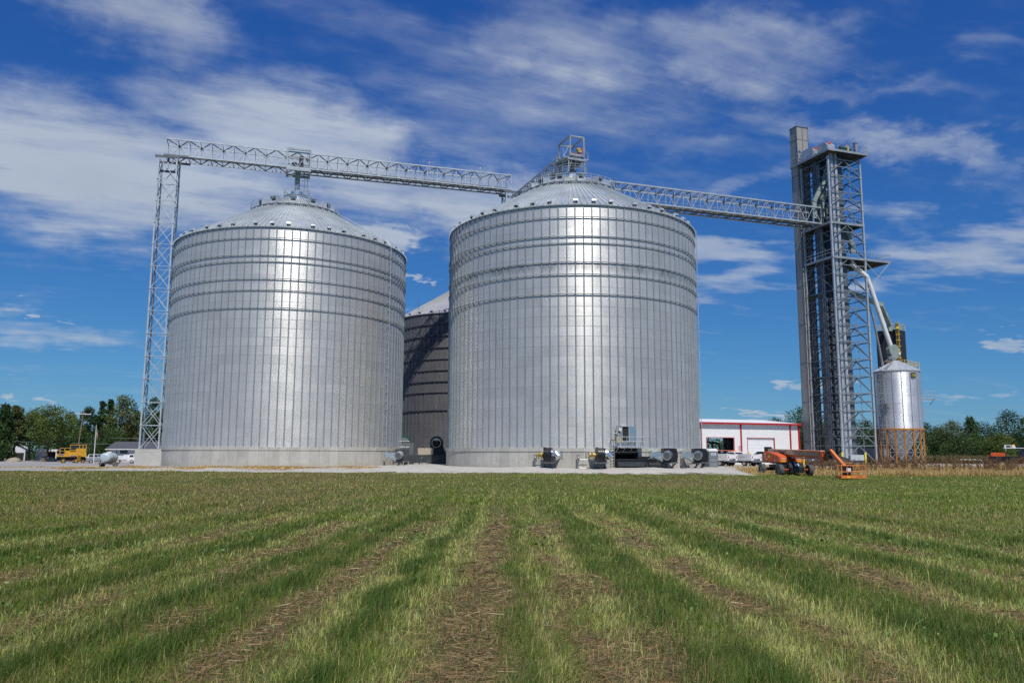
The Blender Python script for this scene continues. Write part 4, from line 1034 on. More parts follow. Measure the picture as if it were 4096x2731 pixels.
# --- hopper bin
BX, BY = 60.65, 125.0; BR = 3.3
t = thing('hopper_bin', 'small shiny corrugated bin on orange legs with a steel hopper cone under it', 'hopper bin', (BX, BY, 0))
mb = MB(); wall_mesh(mb, BR, 5.4, 14.5, 96, 1.3, .012); mb.mi = 1; ribs(mb, BR, 5.42, 14.48, 16, .14, .07, .12); mb.build('wall', [M['bin'], M['silo_rib']], t, 35)
mb = MB(); mb.lathe([(BR+.12, 14.35), (BR+.14, 14.5), (.45, 16.2)], 48)
for k in range(24): a = 2*PI*k/24; mb.beam(((BR+.12)*math.cos(a), (BR+.12)*math.sin(a), 14.53), (.45*math.cos(a), .45*math.sin(a), 16.23), .04, .07)
mb.ring(BR*.62, 15.25, .05, .05, 32); mb.build('roof', M['vent'], t, 30)
mb = MB(); mb.lathe([(BR-.03, 5.35), (.35, 1.0), (.35, .7)], 32); mb.build('hopper_cone', M['steel_light'], t, 40)
mb = MB(); mb.ring(BR+.06, 5.4, .22, .22, 64); mb.build('ring_beam', M['leg_orange'], t)
for k in range(16):
    a = .12+2*PI*k/16; c, s = math.cos(a), math.sin(a); mb = MB()
    mb.beam((BR*c, BR*s, -.2), (BR*c, BR*s, 5.3), .20, .2, (c, s, 0)); mb.box(BR*c, BR*s, -.2, .4, .4, .1, a); mb.build('leg', M['leg_orange'], t)
mb = MB()
for k in range(16):
    a, b = .12+2*PI*k/16, .12+2*PI*(k+1)/16; P = lambda q, z: (BR*math.cos(q), BR*math.sin(q), z)
    for z in (1.9, 3.5): mb.beam(P(a, z), P(b, z), .06)
    for za, zb in ((.25, 1.9), (1.9, 3.5), (3.5, 5.2)): mb.beam(P(a, za), P(b, zb), .05); mb.beam(P(a, zb), P(b, za), .05)
mb.build('cross_bracing', M['steel_light'], t)
a = math.atan2(-BY, -BX)-R(38)
def wl(x, y, z): return ((BR+x)*math.cos(a)-y*math.sin(a), (BR+x)*math.sin(a)+y*math.cos(a), z)
mb = MB()
for yy in (-.22, .22): mb.tube(wl(.3, yy, .2), wl(.3, yy, 15.0), .03, 5)
for k in range(48): mb.tube(wl(.3, -.22, .4+k*.3), wl(.3, .22, .4+k*.3), .016, 4)
for yy in (-.3, 0, .3): mb.tube(wl(.95, yy, 3.0), wl(.95, yy, 15), .015, 4)
for k in range(13): z = 3.0+k; mb.path([wl(.3, -.35, z), wl(.8, -.35, z), wl(.98, 0, z), wl(.8, .35, z), wl(.3, .35, z)], .02, 4)
mb.box(*wl(.6, .8, 9.3)[:2], 9.3, 1.2, 1.2, .05, a); mb.build('ladder', M['steel'], t)
mb = MB()
for k in range(7): mb.beam(((BR-.2-k*.32)*math.cos(a), (BR-.2-k*.32)*math.sin(a), 14.75+k*.19), ((BR-.2-k*.32)*math.cos(a+.25), (BR-.2-k*.32)*math.sin(a+.25), 14.75+k*.19), .05)
for q in (0, .25): mb.tube(((BR)*math.cos(a+q), BR*math.sin(a+q), 14.6), ((.9)*math.cos(a+q), .9*math.sin(a+q), 16.0), .03, 5); mb.tube(((BR)*math.cos(a+q), BR*math.sin(a+q), 15.5), ((.9)*math.cos(a+q), .9*math.sin(a+q), 16.9), .025, 5); mb.tube(((BR)*math.cos(a+q), BR*math.sin(a+q), 14.6), ((BR)*math.cos(a+q), BR*math.sin(a+q), 15.5), .025, 5)
mb.build('roof_stair', M['steel'], t)
aL = math.atan2(-BY, -BX)+R(42); sgn = MB(); sgn.box(0, 0, -.42, .78, .03, .84)
o = sgn.build('logo_sign', M['black'], t); o.location = ((BR+.12)*math.cos(aL), (BR+.12)*math.sin(aL), 13.62); o.rotation_euler = (0, 0, aL+PI/2)
mb = MB(); hexa = [(-.36, .0), (-.27, .20), (.27, .20), (.36, 0), (.27, -.20), (-.27, -.20)]; mb.prism(hexa, -.03, -.018, 'xz'); ho = mb.build('logo_badge', M['bollard'], o)
mb = MB(); mb.prism([(p*.88, q*.82) for p, q in hexa], -.034, -.0305, 'xz'); mb.build('logo_inner', M['black'], o)
decal('GSI', .30, M['bollard'], o, (0, -.038, 0), (PI/2, 0, 0), 'logo_lettering', .002)
mb = MB(); 
for z in (10.2, 10.75): mb.beam((BR+.2, -.5, z), (BR+2.0, -.5, z), .1)
mb.box(BR+1.0, -.5, 10.1, 2.2, 1.2, .08); mb.tube((BR+1.9, -1.0, 10.2), (BR+1.9, -1.0, 11.3), .03, 5); mb.tube((BR+.2, -1.0, 11.3), (BR+1.9, -1.0, 11.3), .03, 5); mb.tube((BR+.2, -1.0, 10.8), (BR+1.9, -1.0, 10.8), .03, 5); mb.beam((BR+2.0, -.5, 10.1), (BR+.1, -.5, 7.6), .08); mb.build('side_platform', M['steel'], t)
t = thing('distributor', 'round green grey drum and funnel on the peak of the hopper bin', 'distributor', (BX-.4, BY, 16.2), R(15))
mb = MB(); mb.lathe([(.0, -.42), (.92, -.42), (.92, .42), (0, .42)], 28, (0, 0, 1.65), 'y'); mb.box(.75, 0, .75, .25, .3, .4); mb.build('drum', M['chute'], t, 40)
mb = MB(); mb.loft([[(-.2, -.2, 0), (.2, -.2, 0), (.2, .2, 0), (-.2, .2, 0)], [(-.72, -.5, .72), (.72, -.5, .72), (.72, .5, .72), (-.72, .5, .72)], [(-.72, -.5, .8), (.72, -.5, .8), (.72, .5, .8), (-.72, .5, .8)]]); mb.build('funnel', M['steel_light'], t)
mb = MB(); mb.box(.85, -.35, .95, .35, .3, .35); mb.build('motor', M['plastic_white'], t)
# --- black dryer tower behind
DX, DY = 65.5, 136.3; DG = R(42)
t = thing('grain_dryer', 'square black tower dryer with yellow rails behind the hopper bin', 'grain dryer', (DX, DY, 0), DG)
mb = MB(); mb.box(0, 0, 0, 3.5, 3.5, 22.5); mb.build('casing', M['dryer'], t)
mb = MB(); mb.box(0, 0, 22.5, 3.6, 3.6, .12); mb.box(0, 0, 16.4, 3.56, 3.56, .1); mb.build('top_frame', M['black'], t)
mb = MB()
for z in (23.1, 23.6):
    for p, q in (((-1.75,-1.75),(1.75,-1.75)), ((1.75,-1.75),(1.75,1.75)), ((1.75,1.75),(-1.75,1.75)), ((-1.75,1.75),(-1.75,-1.75))): mb.tube((*p, z), (*q, z), .04, 5)
for x, y in ((-1.75,-1.75),(0,-1.75),(1.75,-1.75),(1.75,0),(1.75,1.75),(-1.75,1.75),(-1.75,0)): mb.tube((x, y, 22.5), (x, y, 23.6), .04, 5)
mb.build('top_railing', M['yellow'], t)
mb = MB()
for z in (16.7, 17.2):
    mb.tube((-2.4, -3.0, z), (3.6, -3.0, z), .05, 5); mb.tube((3.6, -3.0, z), (3.6, 0, z), .05, 5); mb.tube((-2.4, -3.0, z), (-2.4, 0, z), .05, 5)
for x in (-2.4, -.9, .6, 2.1, 3.6): mb.tube((x, -3.0, 15.9), (x, -3.0, 17.2), .05, 5)
mb.box(.6, -2.4, 15.75, 6.2, 1.25, .22); mb.box(-2.2, -1.2, 15.75, 1.0, 3.6, .22); mb.build('gallery', M['yellow'], t)
mb = MB()
for q in (-.22, .22): mb.beam((-1.95+q*.7, -1.95-q*.7, 15.8), (-1.95+q*.7, -1.95-q*.7, 23.7), .08)
for k in range(26): mb.beam((-1.95-.15, -1.95+.15, 16+k*.3), (-1.95+.15, -1.95-.15, 16+k*.3), .04)
for k in range(8): mb.box(-2.15, -2.15, 16.6+k, .5, .5, .06, PI/4)
mb.box(-1.9, -1.9, 22.6, .4, .4, 1.0, PI/4); mb.build('ladder_cage', M['yellow'], t)
# truss bridge from the elevator tower to behind the second silo
e0 = (7.0, 109.0); GR = math.atan2(.346, 1.0); Lr = (49.2-e0[0])/math.cos(GR)
t = thing('conveyor_bridge', 'pale truss bridge reaching from the lattice tower to behind the roof of the second silo', 'conveyor bridge', (49.55-Lr*math.cos(GR), 123.9-Lr*math.sin(GR), 38.15), GR, 'truss conveyor bridges')
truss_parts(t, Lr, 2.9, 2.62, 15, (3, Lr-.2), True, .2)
mb = MB(); 
for xx in (1.0, 4.0):
    for yy in (0, 2.9): mb.beam((xx, yy, -5.5 if yy else -3.5), (xx, yy, -.1), .2)
mb.build('roof_leg', M['steel'], t)
# ------------------------------------------------------------------ white workshop
t = thing('workshop', 'white metal workshop with red trim, one bay open and one roller door shut', 'workshop', (28.6, 122.0, 0), R(20.5))
LW, HW, DW = 18.6, 6.25, 18.0
mb = MB()
def wallbit(x0, x1, z0, z1, y=0.0, th=.18): mb.box((x0+x1)/2, y+th/2, z0, x1-x0, th, z1-z0)
wallbit(0, 1.2, -.3, HW); wallbit(1.2, 6.2, 4.0, HW); wallbit(6.2, 8.7, -.3, HW); wallbit(8.7, 13.8, 4.0, HW); wallbit(13.8, LW, -.3, HW)
mb.build('front_wall', M['clad_white'], t)
mb = MB(); wallbit(0, 12.6, -.3, HW, DW); wallbit(12.6, 17.0, 4.4, HW, DW); wallbit(17.0, LW, -.3, HW, DW); mb.build('rear_wall', M['clad_white'], t)
for xx in (.09, LW-.09):
    mb = MB(); mb.prism([(.19, -.3), (DW-.01, -.3), (DW-.01, HW), (DW/2, HW+.85), (.19, HW)], xx-.09, xx+.09, 'yz'); mb.build('end_wall', M['clad_white'], t)
mb = MB(); mb.box(LW-.25, DW/2, -.28, .06, DW-.6, HW-.1); mb.box(11.0, DW-.12, -.28, 2.6, .1, HW-.2); mb.build('bay_shade_panel', M['charcoal'], t)  # added dark boards: shade of the bay's white inner walls put into colour
mb = MB()
mb.add([(-.3, -.35, HW+.02), (LW+.3, -.35, HW+.02), (LW+.3, DW/2, HW+.95), (-.3, DW/2, HW+.95), (-.3, -.35, HW+.10), (LW+.3, -.35, HW+.10), (LW+.3, DW/2, HW+1.03), (-.3, DW/2, HW+1.03)], [(0,3,2,1),(4,5,6,7),(0,1,5,4),(1,2,6,5),(3,0,4,7)])
mb.add([(-.3, DW+.35, HW+.02), (LW+.3, DW+.35, HW+.02), (LW+.3, DW/2+.01, HW+.95), (-.3, DW/2+.01, HW+.95), (-.3, DW+.35, HW+.10), (LW+.3, DW+.35, HW+.10), (LW+.3, DW/2+.01, HW+1.03), (-.3, DW/2+.01, HW+1.03)], [(0,1,2,3),(7,6,5,4),(4,5,1,0),(5,6,2,1),(7,4,0,3)])
mb.build('roof', M['white'], t)
mb = MB(); mb.box(LW/2, -.43, HW-.16, LW+.7, .16, .28); mb.build('gutter', M['red'], t)
for xx in (.25, 7.5, 16.9, LW-.02):
    mb = MB(); mb.box(xx, -.09, -.2, .20 if xx < 18 else .26, .16, HW+.06); mb.build('downspout', M['red'], t)
mb = MB(); mb.beam((LW+.3, -.3, HW+.0), (LW+.3, DW/2, HW+.93), .06, .28); mb.build('rake_trim', M['red'], t)
for x0, x1, z in ((1.2, 6.2, 4.0), (8.7, 13.8, 4.0)):
    mb = MB(); mb.box(x0, -.015, -.2, .09, .05, z+.2); mb.box(x1, -.015, -.2, .16, .05, z+.2); mb.box((x0+x1)/2, -.02, z, x1-x0+.2, .05, .08); mb.build('door_trim', M['red'], t)
mb = MB()
for k in range(8): mb.box(11.25, .16, -.1+k*.513, 5.08, .06, .50)
mb.build('roller_door', M['white'], t)
mb = MB(); mb.box(7.35, -.03, 1.55, .92, .03, 1.35); sg = mb.build('notice_board', M['plastic_white'], t)
mb = MB()
for k, (w_, ) in enumerate(((.5,), (.78,), (.7,), (.6,), (.78,), (.74,), (.66,), (.7,), (.5,))): mb.box(7.35, -.05, 2.75-k*.12, w_, .008, .045 if k else .08)
mb.build('notice_text', M['ink_red'], sg)
mb = MB(); mb.box(7.35, -.08, 1.35, .55, .08, .1); mb.build('wall_shelf', M['red'], t)
for k, (xx, zz) in enumerate(((4.3, 3.4), (5.6, 3.3))):
    mb = MB(); mb.path([(xx-1.4, 3.5, zz), (xx-.2, 3.5, zz), (xx+.25, 3.5, zz-.25), (xx+.4, 3.5, zz-.8), (xx+.4, 3.5, 1.2)], .17, 10); tag(mb.build('exhaust_hose', M['black'], None, 40, (28.6, 122, 0), R(20.5)), ('longer' if k else 'shorter')+' curved black hose hanging inside the open workshop bay', 'hose', 'exhaust hoses in the open bay')
mb = MB(); mb.lathe([(0, .95), (.35, .95), (.37, .7), (.37, .2), (.35, -.02), (0, -.02)][::-1], 16); tag(mb.build('drum', M['ink_blue'], None, 40, (33.0, 127.9, .9)), 'blue drum standing on a stand inside the open workshop bay', 'drum')
mb = MB(); mb.box(0, 0, 0, .9, .9, .88); tag(mb.build('work_stand', M['charcoal'], None, None, (33.0, 127.9, 0), .3), 'dark work stand under the blue drum in the open bay', 'stand')

# ------------------------------------------------------------------ vehicles
def rim_wheel(t, x, y, r, w, tyre='rubber', rim='rim', nm='wheel'):
    sgn_ = 1 if y > 0 else -1
    mb = MB(); mb.lathe([(r*.55, -w/2), (r*.88, -w/2), (r, -w*.36), (r, w*.36), (r*.88, w/2), (r*.55, w/2), (r*.5, w*.2), (r*.5, -w*.2), (r*.55, -w/2)], 24, (0, 0, 0), 'y')
    wh = mb.build(nm, M[tyre], t, 40); wh.location = (x, y, r)
    mb = MB(); f = sgn_*w*.30
    mb.lathe([(0, f+sgn_*.03), (r*.16, f+sgn_*.03), (r*.20, f), (r*.42, f-sgn_*.02), (r*.55, f+sgn_*.05)] if sgn_ > 0 else [(r*.55, f+sgn_*.05), (r*.42, f-sgn_*.02), (r*.20, f), (r*.16, f+sgn_*.03), (0, f+sgn_*.03)], 20, (0, 0, 0), 'y')
    for k in range(5): q = 2*PI*k/5; mb.beam((r*.12*math.cos(q), f+sgn_*.02, r*.12*math.sin(q)), (r*.5*math.cos(q), f+sgn_*.02, r*.5*math.sin(q)), .04, r*.16)
    mb.build('rim', M[rim], wh, 40)
def slab(mb, prof, W_, ins=.05):
    cx = sum(p[0] for p in prof)/len(prof); cz = sum(p[1] for p in prof)/len(prof)
    k = 1-ins; inn = [(cx+(p[0]-cx)*k, cz+(p[1]-cz)*k) for p in prof]; loops = []
    for pr, y in ((inn, -W_/2), (prof, -W_/2+.09), (prof, W_/2-.09), (inn, W_/2)): loops.append([(p[0], y, p[1]) for p in pr])
    mb.loft(loops)
def house(t, x0, x1, x0t, x1t, zb, zt, wb, wt, paint, nwin, name='cab', rear=True):
    """glazed upper body: belt rectangle to roof rectangle, with windows set just outside"""
    mb = MB(); lo = [(x0, -wb, zb), (x1, -wb, zb), (x1, wb, zb), (x0, wb, zb)]; hi = [(x0t, -wt, zt-.05), (x1t, -wt, zt-.05), (x1t, wt, zt-.05), (x0t, wt, zt-.05)]
    tp = [(x0t+.12, -wt+.1, zt), (x1t-.12, -wt+.1, zt), (x1t-.12, wt-.1, zt), (x0t+.12, wt-.1, zt)]
    mb.loft([lo, hi, tp]); c_ = mb.build(name, M[paint], t)
    L = lambda a, b, q: a+(b-a)*q
    for s_ in (-1, 1):
        for k in range(nwin):
            u0, u1 = .06+k*.88/nwin+.02, .06+(k+1)*.88/nwin-.02; pts = []
            for u, v in ((u0, .12), (u1, .12), (u1, .86), (u0, .86)):
                xb, xt = L(x0, x1, u), L(x0t, x1t, u); pts.append((L(xb, xt, v), s_*(L(wb, wt, v)+.012), L(zb, zt-.05, v)))
            m2 = MB(); m2.add(pts+[(p[0], p[1]-s_*.02, p[2]) for p in pts], [(0,1,2,3) if s_ < 0 else (3,2,1,0), (0,4,5,1), (1,5,6,2), (2,6,7,3), (3,7,4,0)]); m2.build('side_window', M['glass'], c_)
    for (xb, xt, nm, sx) in ((x1, x1t, 'windscreen', 1), (x0, x0t, 'rear_window', -1)):
        if nm == 'rear_window' and not rear: continue
        pts = [(L(xb, xt, v)+sx*.015, y*L(wb, wt, v)*.86, L(zb, zt-.05, v)) for y, v in ((-1, .10), (1, .10), (1, .88), (-1, .88))]
        m2 = MB(); m2.add(pts+[(p[0]-sx*.02, p[1], p[2]) for p in pts], [(0,1,2,3) if sx > 0 else (3,2,1,0), (0,4,5,1), (1,5,6,2), (2,6,7,3), (3,7,4,0)]); m2.build(nm, M['glass'], c_)
    return c_
def lights(t, x, w, z, front):
    for s_ in (-1, 1):
        mb = MB(); mb.box(x, s_*(w-.14), z, .06, .2 if front else .12, .14 if front else .32); mb.build('headlight' if front else 'tail_light', M['plastic_white'] if front else M['lamp_red'], t)
def car(label, loc, rz, paint, kind_='suv', group=None, sc=1.0):
    t = thing('parked_car', label, 'car', loc, rz, group); t.scale = (sc, sc, sc)
    mb = MB()
    if kind_ == 'suv':
        slab(mb, [(-2.25, .38), (-2.28, .75), (-2.2, 1.05), (1.0, 1.08), (2.1, .95), (2.28, .7), (2.25, .35)], 1.86); mb.build('body', M[paint], t, 30)
        house(t, -2.12, 1.05, -1.85, .25, 1.04, 1.68, .86, .68, paint, 3); zt = .75
    else:
        slab(mb, [(-2.25, .35), (-2.3, .7), (-2.1, .92), (.9, .93), (2.0, .82), (2.3, .6), (2.25, .3)], 1.78); mb.build('body', M[paint], t, 30)
        house(t, -1.7, 1.0, -1.0, .2, .9, 1.42, .82, .60, paint, 2); zt = .62
    mb = MB(); mb.box(-2.2, 0, .3, .16, 1.7, .24); mb.box(2.2, 0, .28, .14, 1.66, .22); mb.build('bumper', M['plastic_grey'], t)
    for x in (-1.38, 1.42):
        for y in (-.82, .82): rim_wheel(t, x, y, .34, .24)
    lights(t, 2.2, .88, .62, True); lights(t, -2.24, .9, zt, False)
    return t
def pickup(label, loc, rz, paint, body='bed', group=None, sc=1.0, name='pickup_truck', beacon=True):
    t = thing(name, label, 'truck', loc, rz, group); t.scale = (sc, sc, sc)
    mb = MB(); slab(mb, [(-.15, .55), (-.15, 1.22), (1.75, 1.24), (2.85, 1.14), (3.0, .85), (2.98, .5)], 1.96); mb.build('body', M[paint], t, 30)
    house(t, -.12, 1.95, .02, 1.2, 1.2, 1.92, .92, .74, paint, 2)
    mb = MB(); mb.box(0, 0, .42, 5.4, .9, .18); mb.box(3.0, 0, .45, .14, 1.9, .28); mb.build('frame', M['black_matt'], t)
    if body == 'bed':
        mb = MB(); slab(mb, [(-2.95, .62), (-2.98, 1.2), (-.22, 1.22), (-.22, .55)], 1.96, .03); mb.build('bed', M[paint], t, 30)
        mb = MB(); mb.box(-1.55, 0, 1.225, 2.5, 1.6, .01); mb.build('bed_floor', M['black_matt'], t)
    else:
        for s_ in (-1, 1):
            mb = MB(); mb.box(-1.62, s_*.82, .70, 2.85, .40, .90); b_ = mb.build('tool_box', M[paint], t)
            mb = MB()
            for xx, zz, w_, h_ in ((-.65, .78, .7, .74), (-1.6, 1.22, 1.0, .32), (-2.6, .80, .72, .74)): mb.box(xx, s_*1.025, zz, w_, .02, h_)
            mb.build('locker_door', M['white_paint'], b_)
        mb = MB(); mb.box(-1.6, 0, .70, 2.8, 1.25, .12); mb.build('bed_floor', M['steel_dark'], t)
        mb = MB(); mb.box(-3.02, 0, .98, .05, 1.22, .52); mb.build('tailgate', M[paint], t)
        mb = MB(); mb.box(-3.12, 0, .52, .25, 1.95, .20); mb.build('rear_step', M['steel_dark'], t)
    mb = MB(); mb.box(-3.05, 0, .50, .12, 1.8, .16); mb.build('bumper', M['steel'], t)
    for x in (-1.75, 2.0):
        for y in (-.84, .84): rim_wheel(t, x, y, .40, .28)
    lights(t, 2.95, .95, .92, True)
    for s_ in (-1, 1):
        mb = MB(); mb.box(-3.04, s_*.84, 1.0, .04, .12, .30); mb.build('tail_light', M['lamp_red'], t)
        mb = MB(); mb.box(1.35, s_*1.12, 1.28, .1, .26, .24); mb.build('wing_mirror', M['black'], t)
    if body != 'bed' and beacon: mb = MB(); mb.box(.5, 0, 1.92, .25, .8, .10); mb.build('light_bar', M['beacon'], t)
    return t
pickup('white service truck with utility lockers, nearest to the black pickup', (30.4, 107.6, 0), R(122), 'white_paint', 'utility', 'white service trucks')
tk = pickup('white service truck partly hidden behind the portable toilet, with an orange ladder on top', (27.0, 107.3, 0), R(126), 'white_paint', 'utility', 'white service trucks', 1.0, 'pickup_truck', False)
t = thing('ladder', 'orange and yellow ladder lying on the rack of a white service truck', 'ladder', (27.6, 106.2, 2.05), R(10))
mb = MB(); mb.tube((-1.3, .2, 0), (2.2, -.1, -.06), .05, 6); mb.tube((-1.3, .5, 0), (2.2, .2, -.06), .05, 6)
for k in range(9): mb.tube((-1.2+k*.4, .2-k*.03, 0), (-1.2+k*.4, .5-k*.03, 0), .025, 5)
mb.build('rails', M['orange'], t)
mb = MB(); mb.tube((-1.1, .3, -.35), (-1.1, .3, .02), .04, 6); mb.tube((1.5, .1, -.4), (1.5, .1, -.03), .04, 6); mb.build('rack_post', M['charcoal'], t)
pickup('black pickup parked behind the orange boom lift', (35.2, 110.6, 0), R(128), 'blackcar')
pk = pickup('black pickup among the brown weeds, carrying an orange tank and a white roof rack', (62.9, 99.5, .05), R(-29), 'blackcar', 'bed', None, 1.13)
mb = MB(); mb.box(-1.0, 0, 1.25, 1.5, 1.0, .45); tag(mb.build('fuel_tank', M['orange'], None, None, (61.75, 100.15, .2), R(-29)), 'orange fuel tank in the bed of the black pickup', 'tank')
t = thing('roof_rack', 'white roof rack with a box lamp and amber beacon above the black pickup', 'roof rack', (62.3, 99.8, 2.42), R(-29))
mb = MB(); mb.box(.5, 0, 0, 3.0, 1.4, .08)
for x in (-.8, 1.8): mb.beam((x, -.6, -.25), (x, -.6, 0), .06); mb.beam((x, .6, -.25), (x, .6, 0), .06)
mb.build('rack', M['plastic_white'], t)
mb = MB(); mb.box(-.55, -.4, .08, .75, .4, .36); mb.mi = 1; mb.box(-.50, -.61, .13, .45, .02, .22); mb.build('lamp_box', [M['plastic_white'], M['dark']], t)
mb = MB(); mb.loft([[(-.1, -.6, .08), (.3, -.6, .08), (.3, -.2, .08), (-.1, -.2, .08)], [(-.05, -.55, .36), (.15, -.55, .36), (.15, -.25, .36), (-.05, -.25, .36)]]); mb.build('beacon_base', M['plastic_white'], t)
mb = MB(); mb.box(.05, -.4, .36, .22, .2, .10); mb.build('beacon', M['beacon'], t)
car('white compact sport vehicle by the office, its nose hidden behind the concrete block', (-69.4, 150.5, gz(-69, 150)), R(22), 'white_paint')
car('silver sport vehicle behind the pale blue tank trailer', (-77.4, 151.5, gz(-77, 151)), R(20), 'silver')
car('low red car peeping out behind the yellow railcar mover', (-83.6, 157.0, gz(-83, 156)), R(20), 'redcar', 'sedan')
car('pale blue car almost hidden behind the clad shaft foot', (45.3, 119.5, 0), R(35), 'silver', 'sedan')

# yellow railcar mover
t = thing('railcar_mover', 'amber yellow railcar mover with glazed cab, railing and steps', 'railcar mover', (-81.9, 150.0, gz(-82, 150)), R(27))
mb = MB(); slab(mb, [(-2.45, 1.15), (-2.45, 1.68), (.9, 1.68), (2.4, 1.72), (2.4, 1.15)], 2.3, .02); mb.box(-.05, 0, 1.68, 2.3, 1.7, .60); mb.build('hull', M['amber'], t)
mb = MB(); mb.box(1.45, 0, 1.70, 1.7, 2.1, 1.0); mb.box(.95, 0, 2.26, 2.75, 2.0, .12); mb.box(.95, 0, 3.28, 2.8, 2.12, .10)
for xx, yy in ((-.38, -.95), (-.38, .95), (1.15, -.97), (1.15, .97), (1.72, -.97), (2.25, -.97), (2.25, .97), (1.72, .97)): mb.box(xx, yy, 2.3, .11, .11, 1.0)
mb.build('cab', M['amber'], t)
for nm, x0, x1, z0, z1 in (('window', -.32, 1.10, 2.42, 3.25), ('door_window', 1.22, 1.68, 1.9, 3.22), ('window', 1.78, 2.2, 2.5, 3.22)):
    for yy in (-.93, .93): mb = MB(); mb.box((x0+x1)/2, yy, z0, x1-x0, .04, z1-z0); mb.build(nm, M['glass'], t)
mb = MB(); mb.box(2.28, 0, 2.42, .04, 1.8, .82); mb.box(-.40, 0, 2.42, .04, 1.7, .82); mb.build('windscreen', M['glass'], t)
mb = MB()
for yy in (-1.1, 1.1):
    mb.tube((-2.0, yy, 2.72), (-.2, yy, 2.72), .035, 6); mb.tube((-2.0, yy, 2.2), (-1.2, yy, 2.2), .03, 6)
    for xx in (-2.0, -1.25): mb.tube((xx, yy, 1.68), (xx, yy, 2.72), .035, 6)
mb.tube((-2.0, -1.1, 2.72), (-2.0, 1.1, 2.72), .035, 6); mb.build('railing', M['amber'], t)
mb = MB(); mb.box(1.2, -1.15, .45, .55, .12, 1.3)
for k in range(4): mb.box(1.2, -1.25, .45+k*.3, .5, .3, .05)
mb.build('steps', M['amber'], t)
mb = MB(); mb.box(0, 0, .5, 4.4, 1.5, .66); mb.box(-2.4, 0, .55, .35, .7, .35); mb.box(2.4, 0, .55, .35, .7, .35); mb.build('chassis', M['black_matt'], t)
for xx, rr in ((-1.35, .44), (.72, .42), (1.85, .34)):
    for yy in (-1.0, 1.0): rim_wheel(t, xx, yy, rr, .32, 'rubber', 'amber')
mb = MB(); mb.box(-1.7, -1.165, 1.42, .75, .02, .18); mb.box(.25, -1.165, 1.22, .95, .02, .12); mb.build('side_lettering', M['ink_blue'], t)
mb = MB(); mb.tube((2.55, -.6, 2.2), (2.55, -.6, 2.9), .06, 6); mb.box(2.55, -.7, 2.7, .12, .12, .4); mb.build('exhaust_stack', M['steel_dark'], t)

# pale tank trailer
t = thing('tank_trailer', 'pale blue oval tank on a rusty tandem axle trailer at the field edge', 'tank trailer', (-45.6, 91.2, gz(-45.6, 91.2)), R(97))
mb = MB(); rr = .60; zc_ = 1.12; prof = []
for x, k in ((-1.32, .55), (-1.27, .86), (-1.15, 1.0), (-.2, 1.0), (.6, 1.0), (1.15, 1.0), (1.27, .86), (1.32, .55)): prof.append([(x, rr*1.0*k*math.cos(q), zc_+rr*.94*k*math.sin(q)) for q in np.linspace(0, 2*PI, 24, endpoint=False)])
mb.loft(prof); mb.build('tank', M['tank'], t, 50)
mb = MB(); mb.lathe([(.30, 1.64), (.30, 1.76), (.24, 1.80), (0, 1.81)], 18); mb.build('lid', M['plastic_white'], t, 40)
mb = MB()
for yy in (-.55, .55): mb.beam((-1.35, yy, .48), (1.5, yy, .48), .1, .16)
for xx in (-1.3, -.4, .4, 1.3): mb.beam((xx, -.55, .48), (xx, .55, .48), .08)
mb.beam((1.5, -.5, .48), (2.6, 0, .48), .09); mb.beam((1.5, .5, .48), (2.6, 0, .48), .09)
for xx in (-.7, -.1, .5):
    for yy in (-.60, .60): mb.box(xx, yy, .5, .06, .05, .62)
mb.build('trailer_frame', M['rust'], t)
for xx in (-.2, .50):
    for yy in (-.72, .72): rim_wheel(t, xx, yy, .32, .2, 'rubber_dusty', 'plastic_white')
mb = MB(); mb.box(-1.38, .1, .62, .1, .28, .22); mb.tube((-1.45, .1, .72), (-1.5, .3, .45), .04, 6); mb.build('valve', M['steel_light'], t)
mb = MB(); mb.box(1.45, -.7, .5, .08, .12, .3); mb.tube((1.2, -.6, .9), (2.2, -.65, .75), .04, 6); mb.build('hose', M['rust'], t)

# office
t = thing('office_building', 'low white office with grey shingle roof and dark windows behind the lattice mast', 'office', (-80.0, 160.0, gz(-76, 160)), R(24))
OL, OH = 24.0, 2.65; mb = MB(); mb.box(OL/2, 4, .62, OL, 8, OH-.62); mb.build('wall', M['offwhite'], t)
mb = MB(); mb.box(OL/2, 4, -.3, OL+.04, 8.04, .9); mb.build('plinth', M['concrete'], t)
mb = MB(); mb.box(OL/2+1.3, -.06, .62, OL-2.6, .08, 1.1); mb.build('bright_panel', M['white'], t)
mb = MB(); z0 = OH; mb.add([(-.7, -.7, z0), (OL+.7, -.7, z0), (OL+.7, 8.7, z0), (-.7, 8.7, z0), (.8, 4, z0+1.55), (OL-.8, 4, z0+1.55)], [(3,2,1,0), (0,1,5,4), (2,3,4,5), (1,2,5), (3,0,4)]); mb.build('roof', M['roofing'], t)
mb = MB(); mb.box(OL/2, -.72, z0-.12, OL+1.5, .06, .18); mb.box(-.72, 4, z0-.12, .06, 9.4, .18); mb.build('fascia', M['plastic_white'], t)
for k in range(5):
    mb = MB(); mb.box(2.6+k*3.5, -.02, 1.72, 1.6, .08, .86); w_ = mb.build('window', M['white'], t)
    mb = MB(); mb.box(2.6+k*3.5, -.07, 1.79, 1.4, .03, .72); mb.build('pane', M['glass'], w_)
mb = MB(); mb.tube((1.3, -.15, .1), (1.3, -.15, 2.5), .05, 6); mb.build('downspout', M['steel_dark'], t)

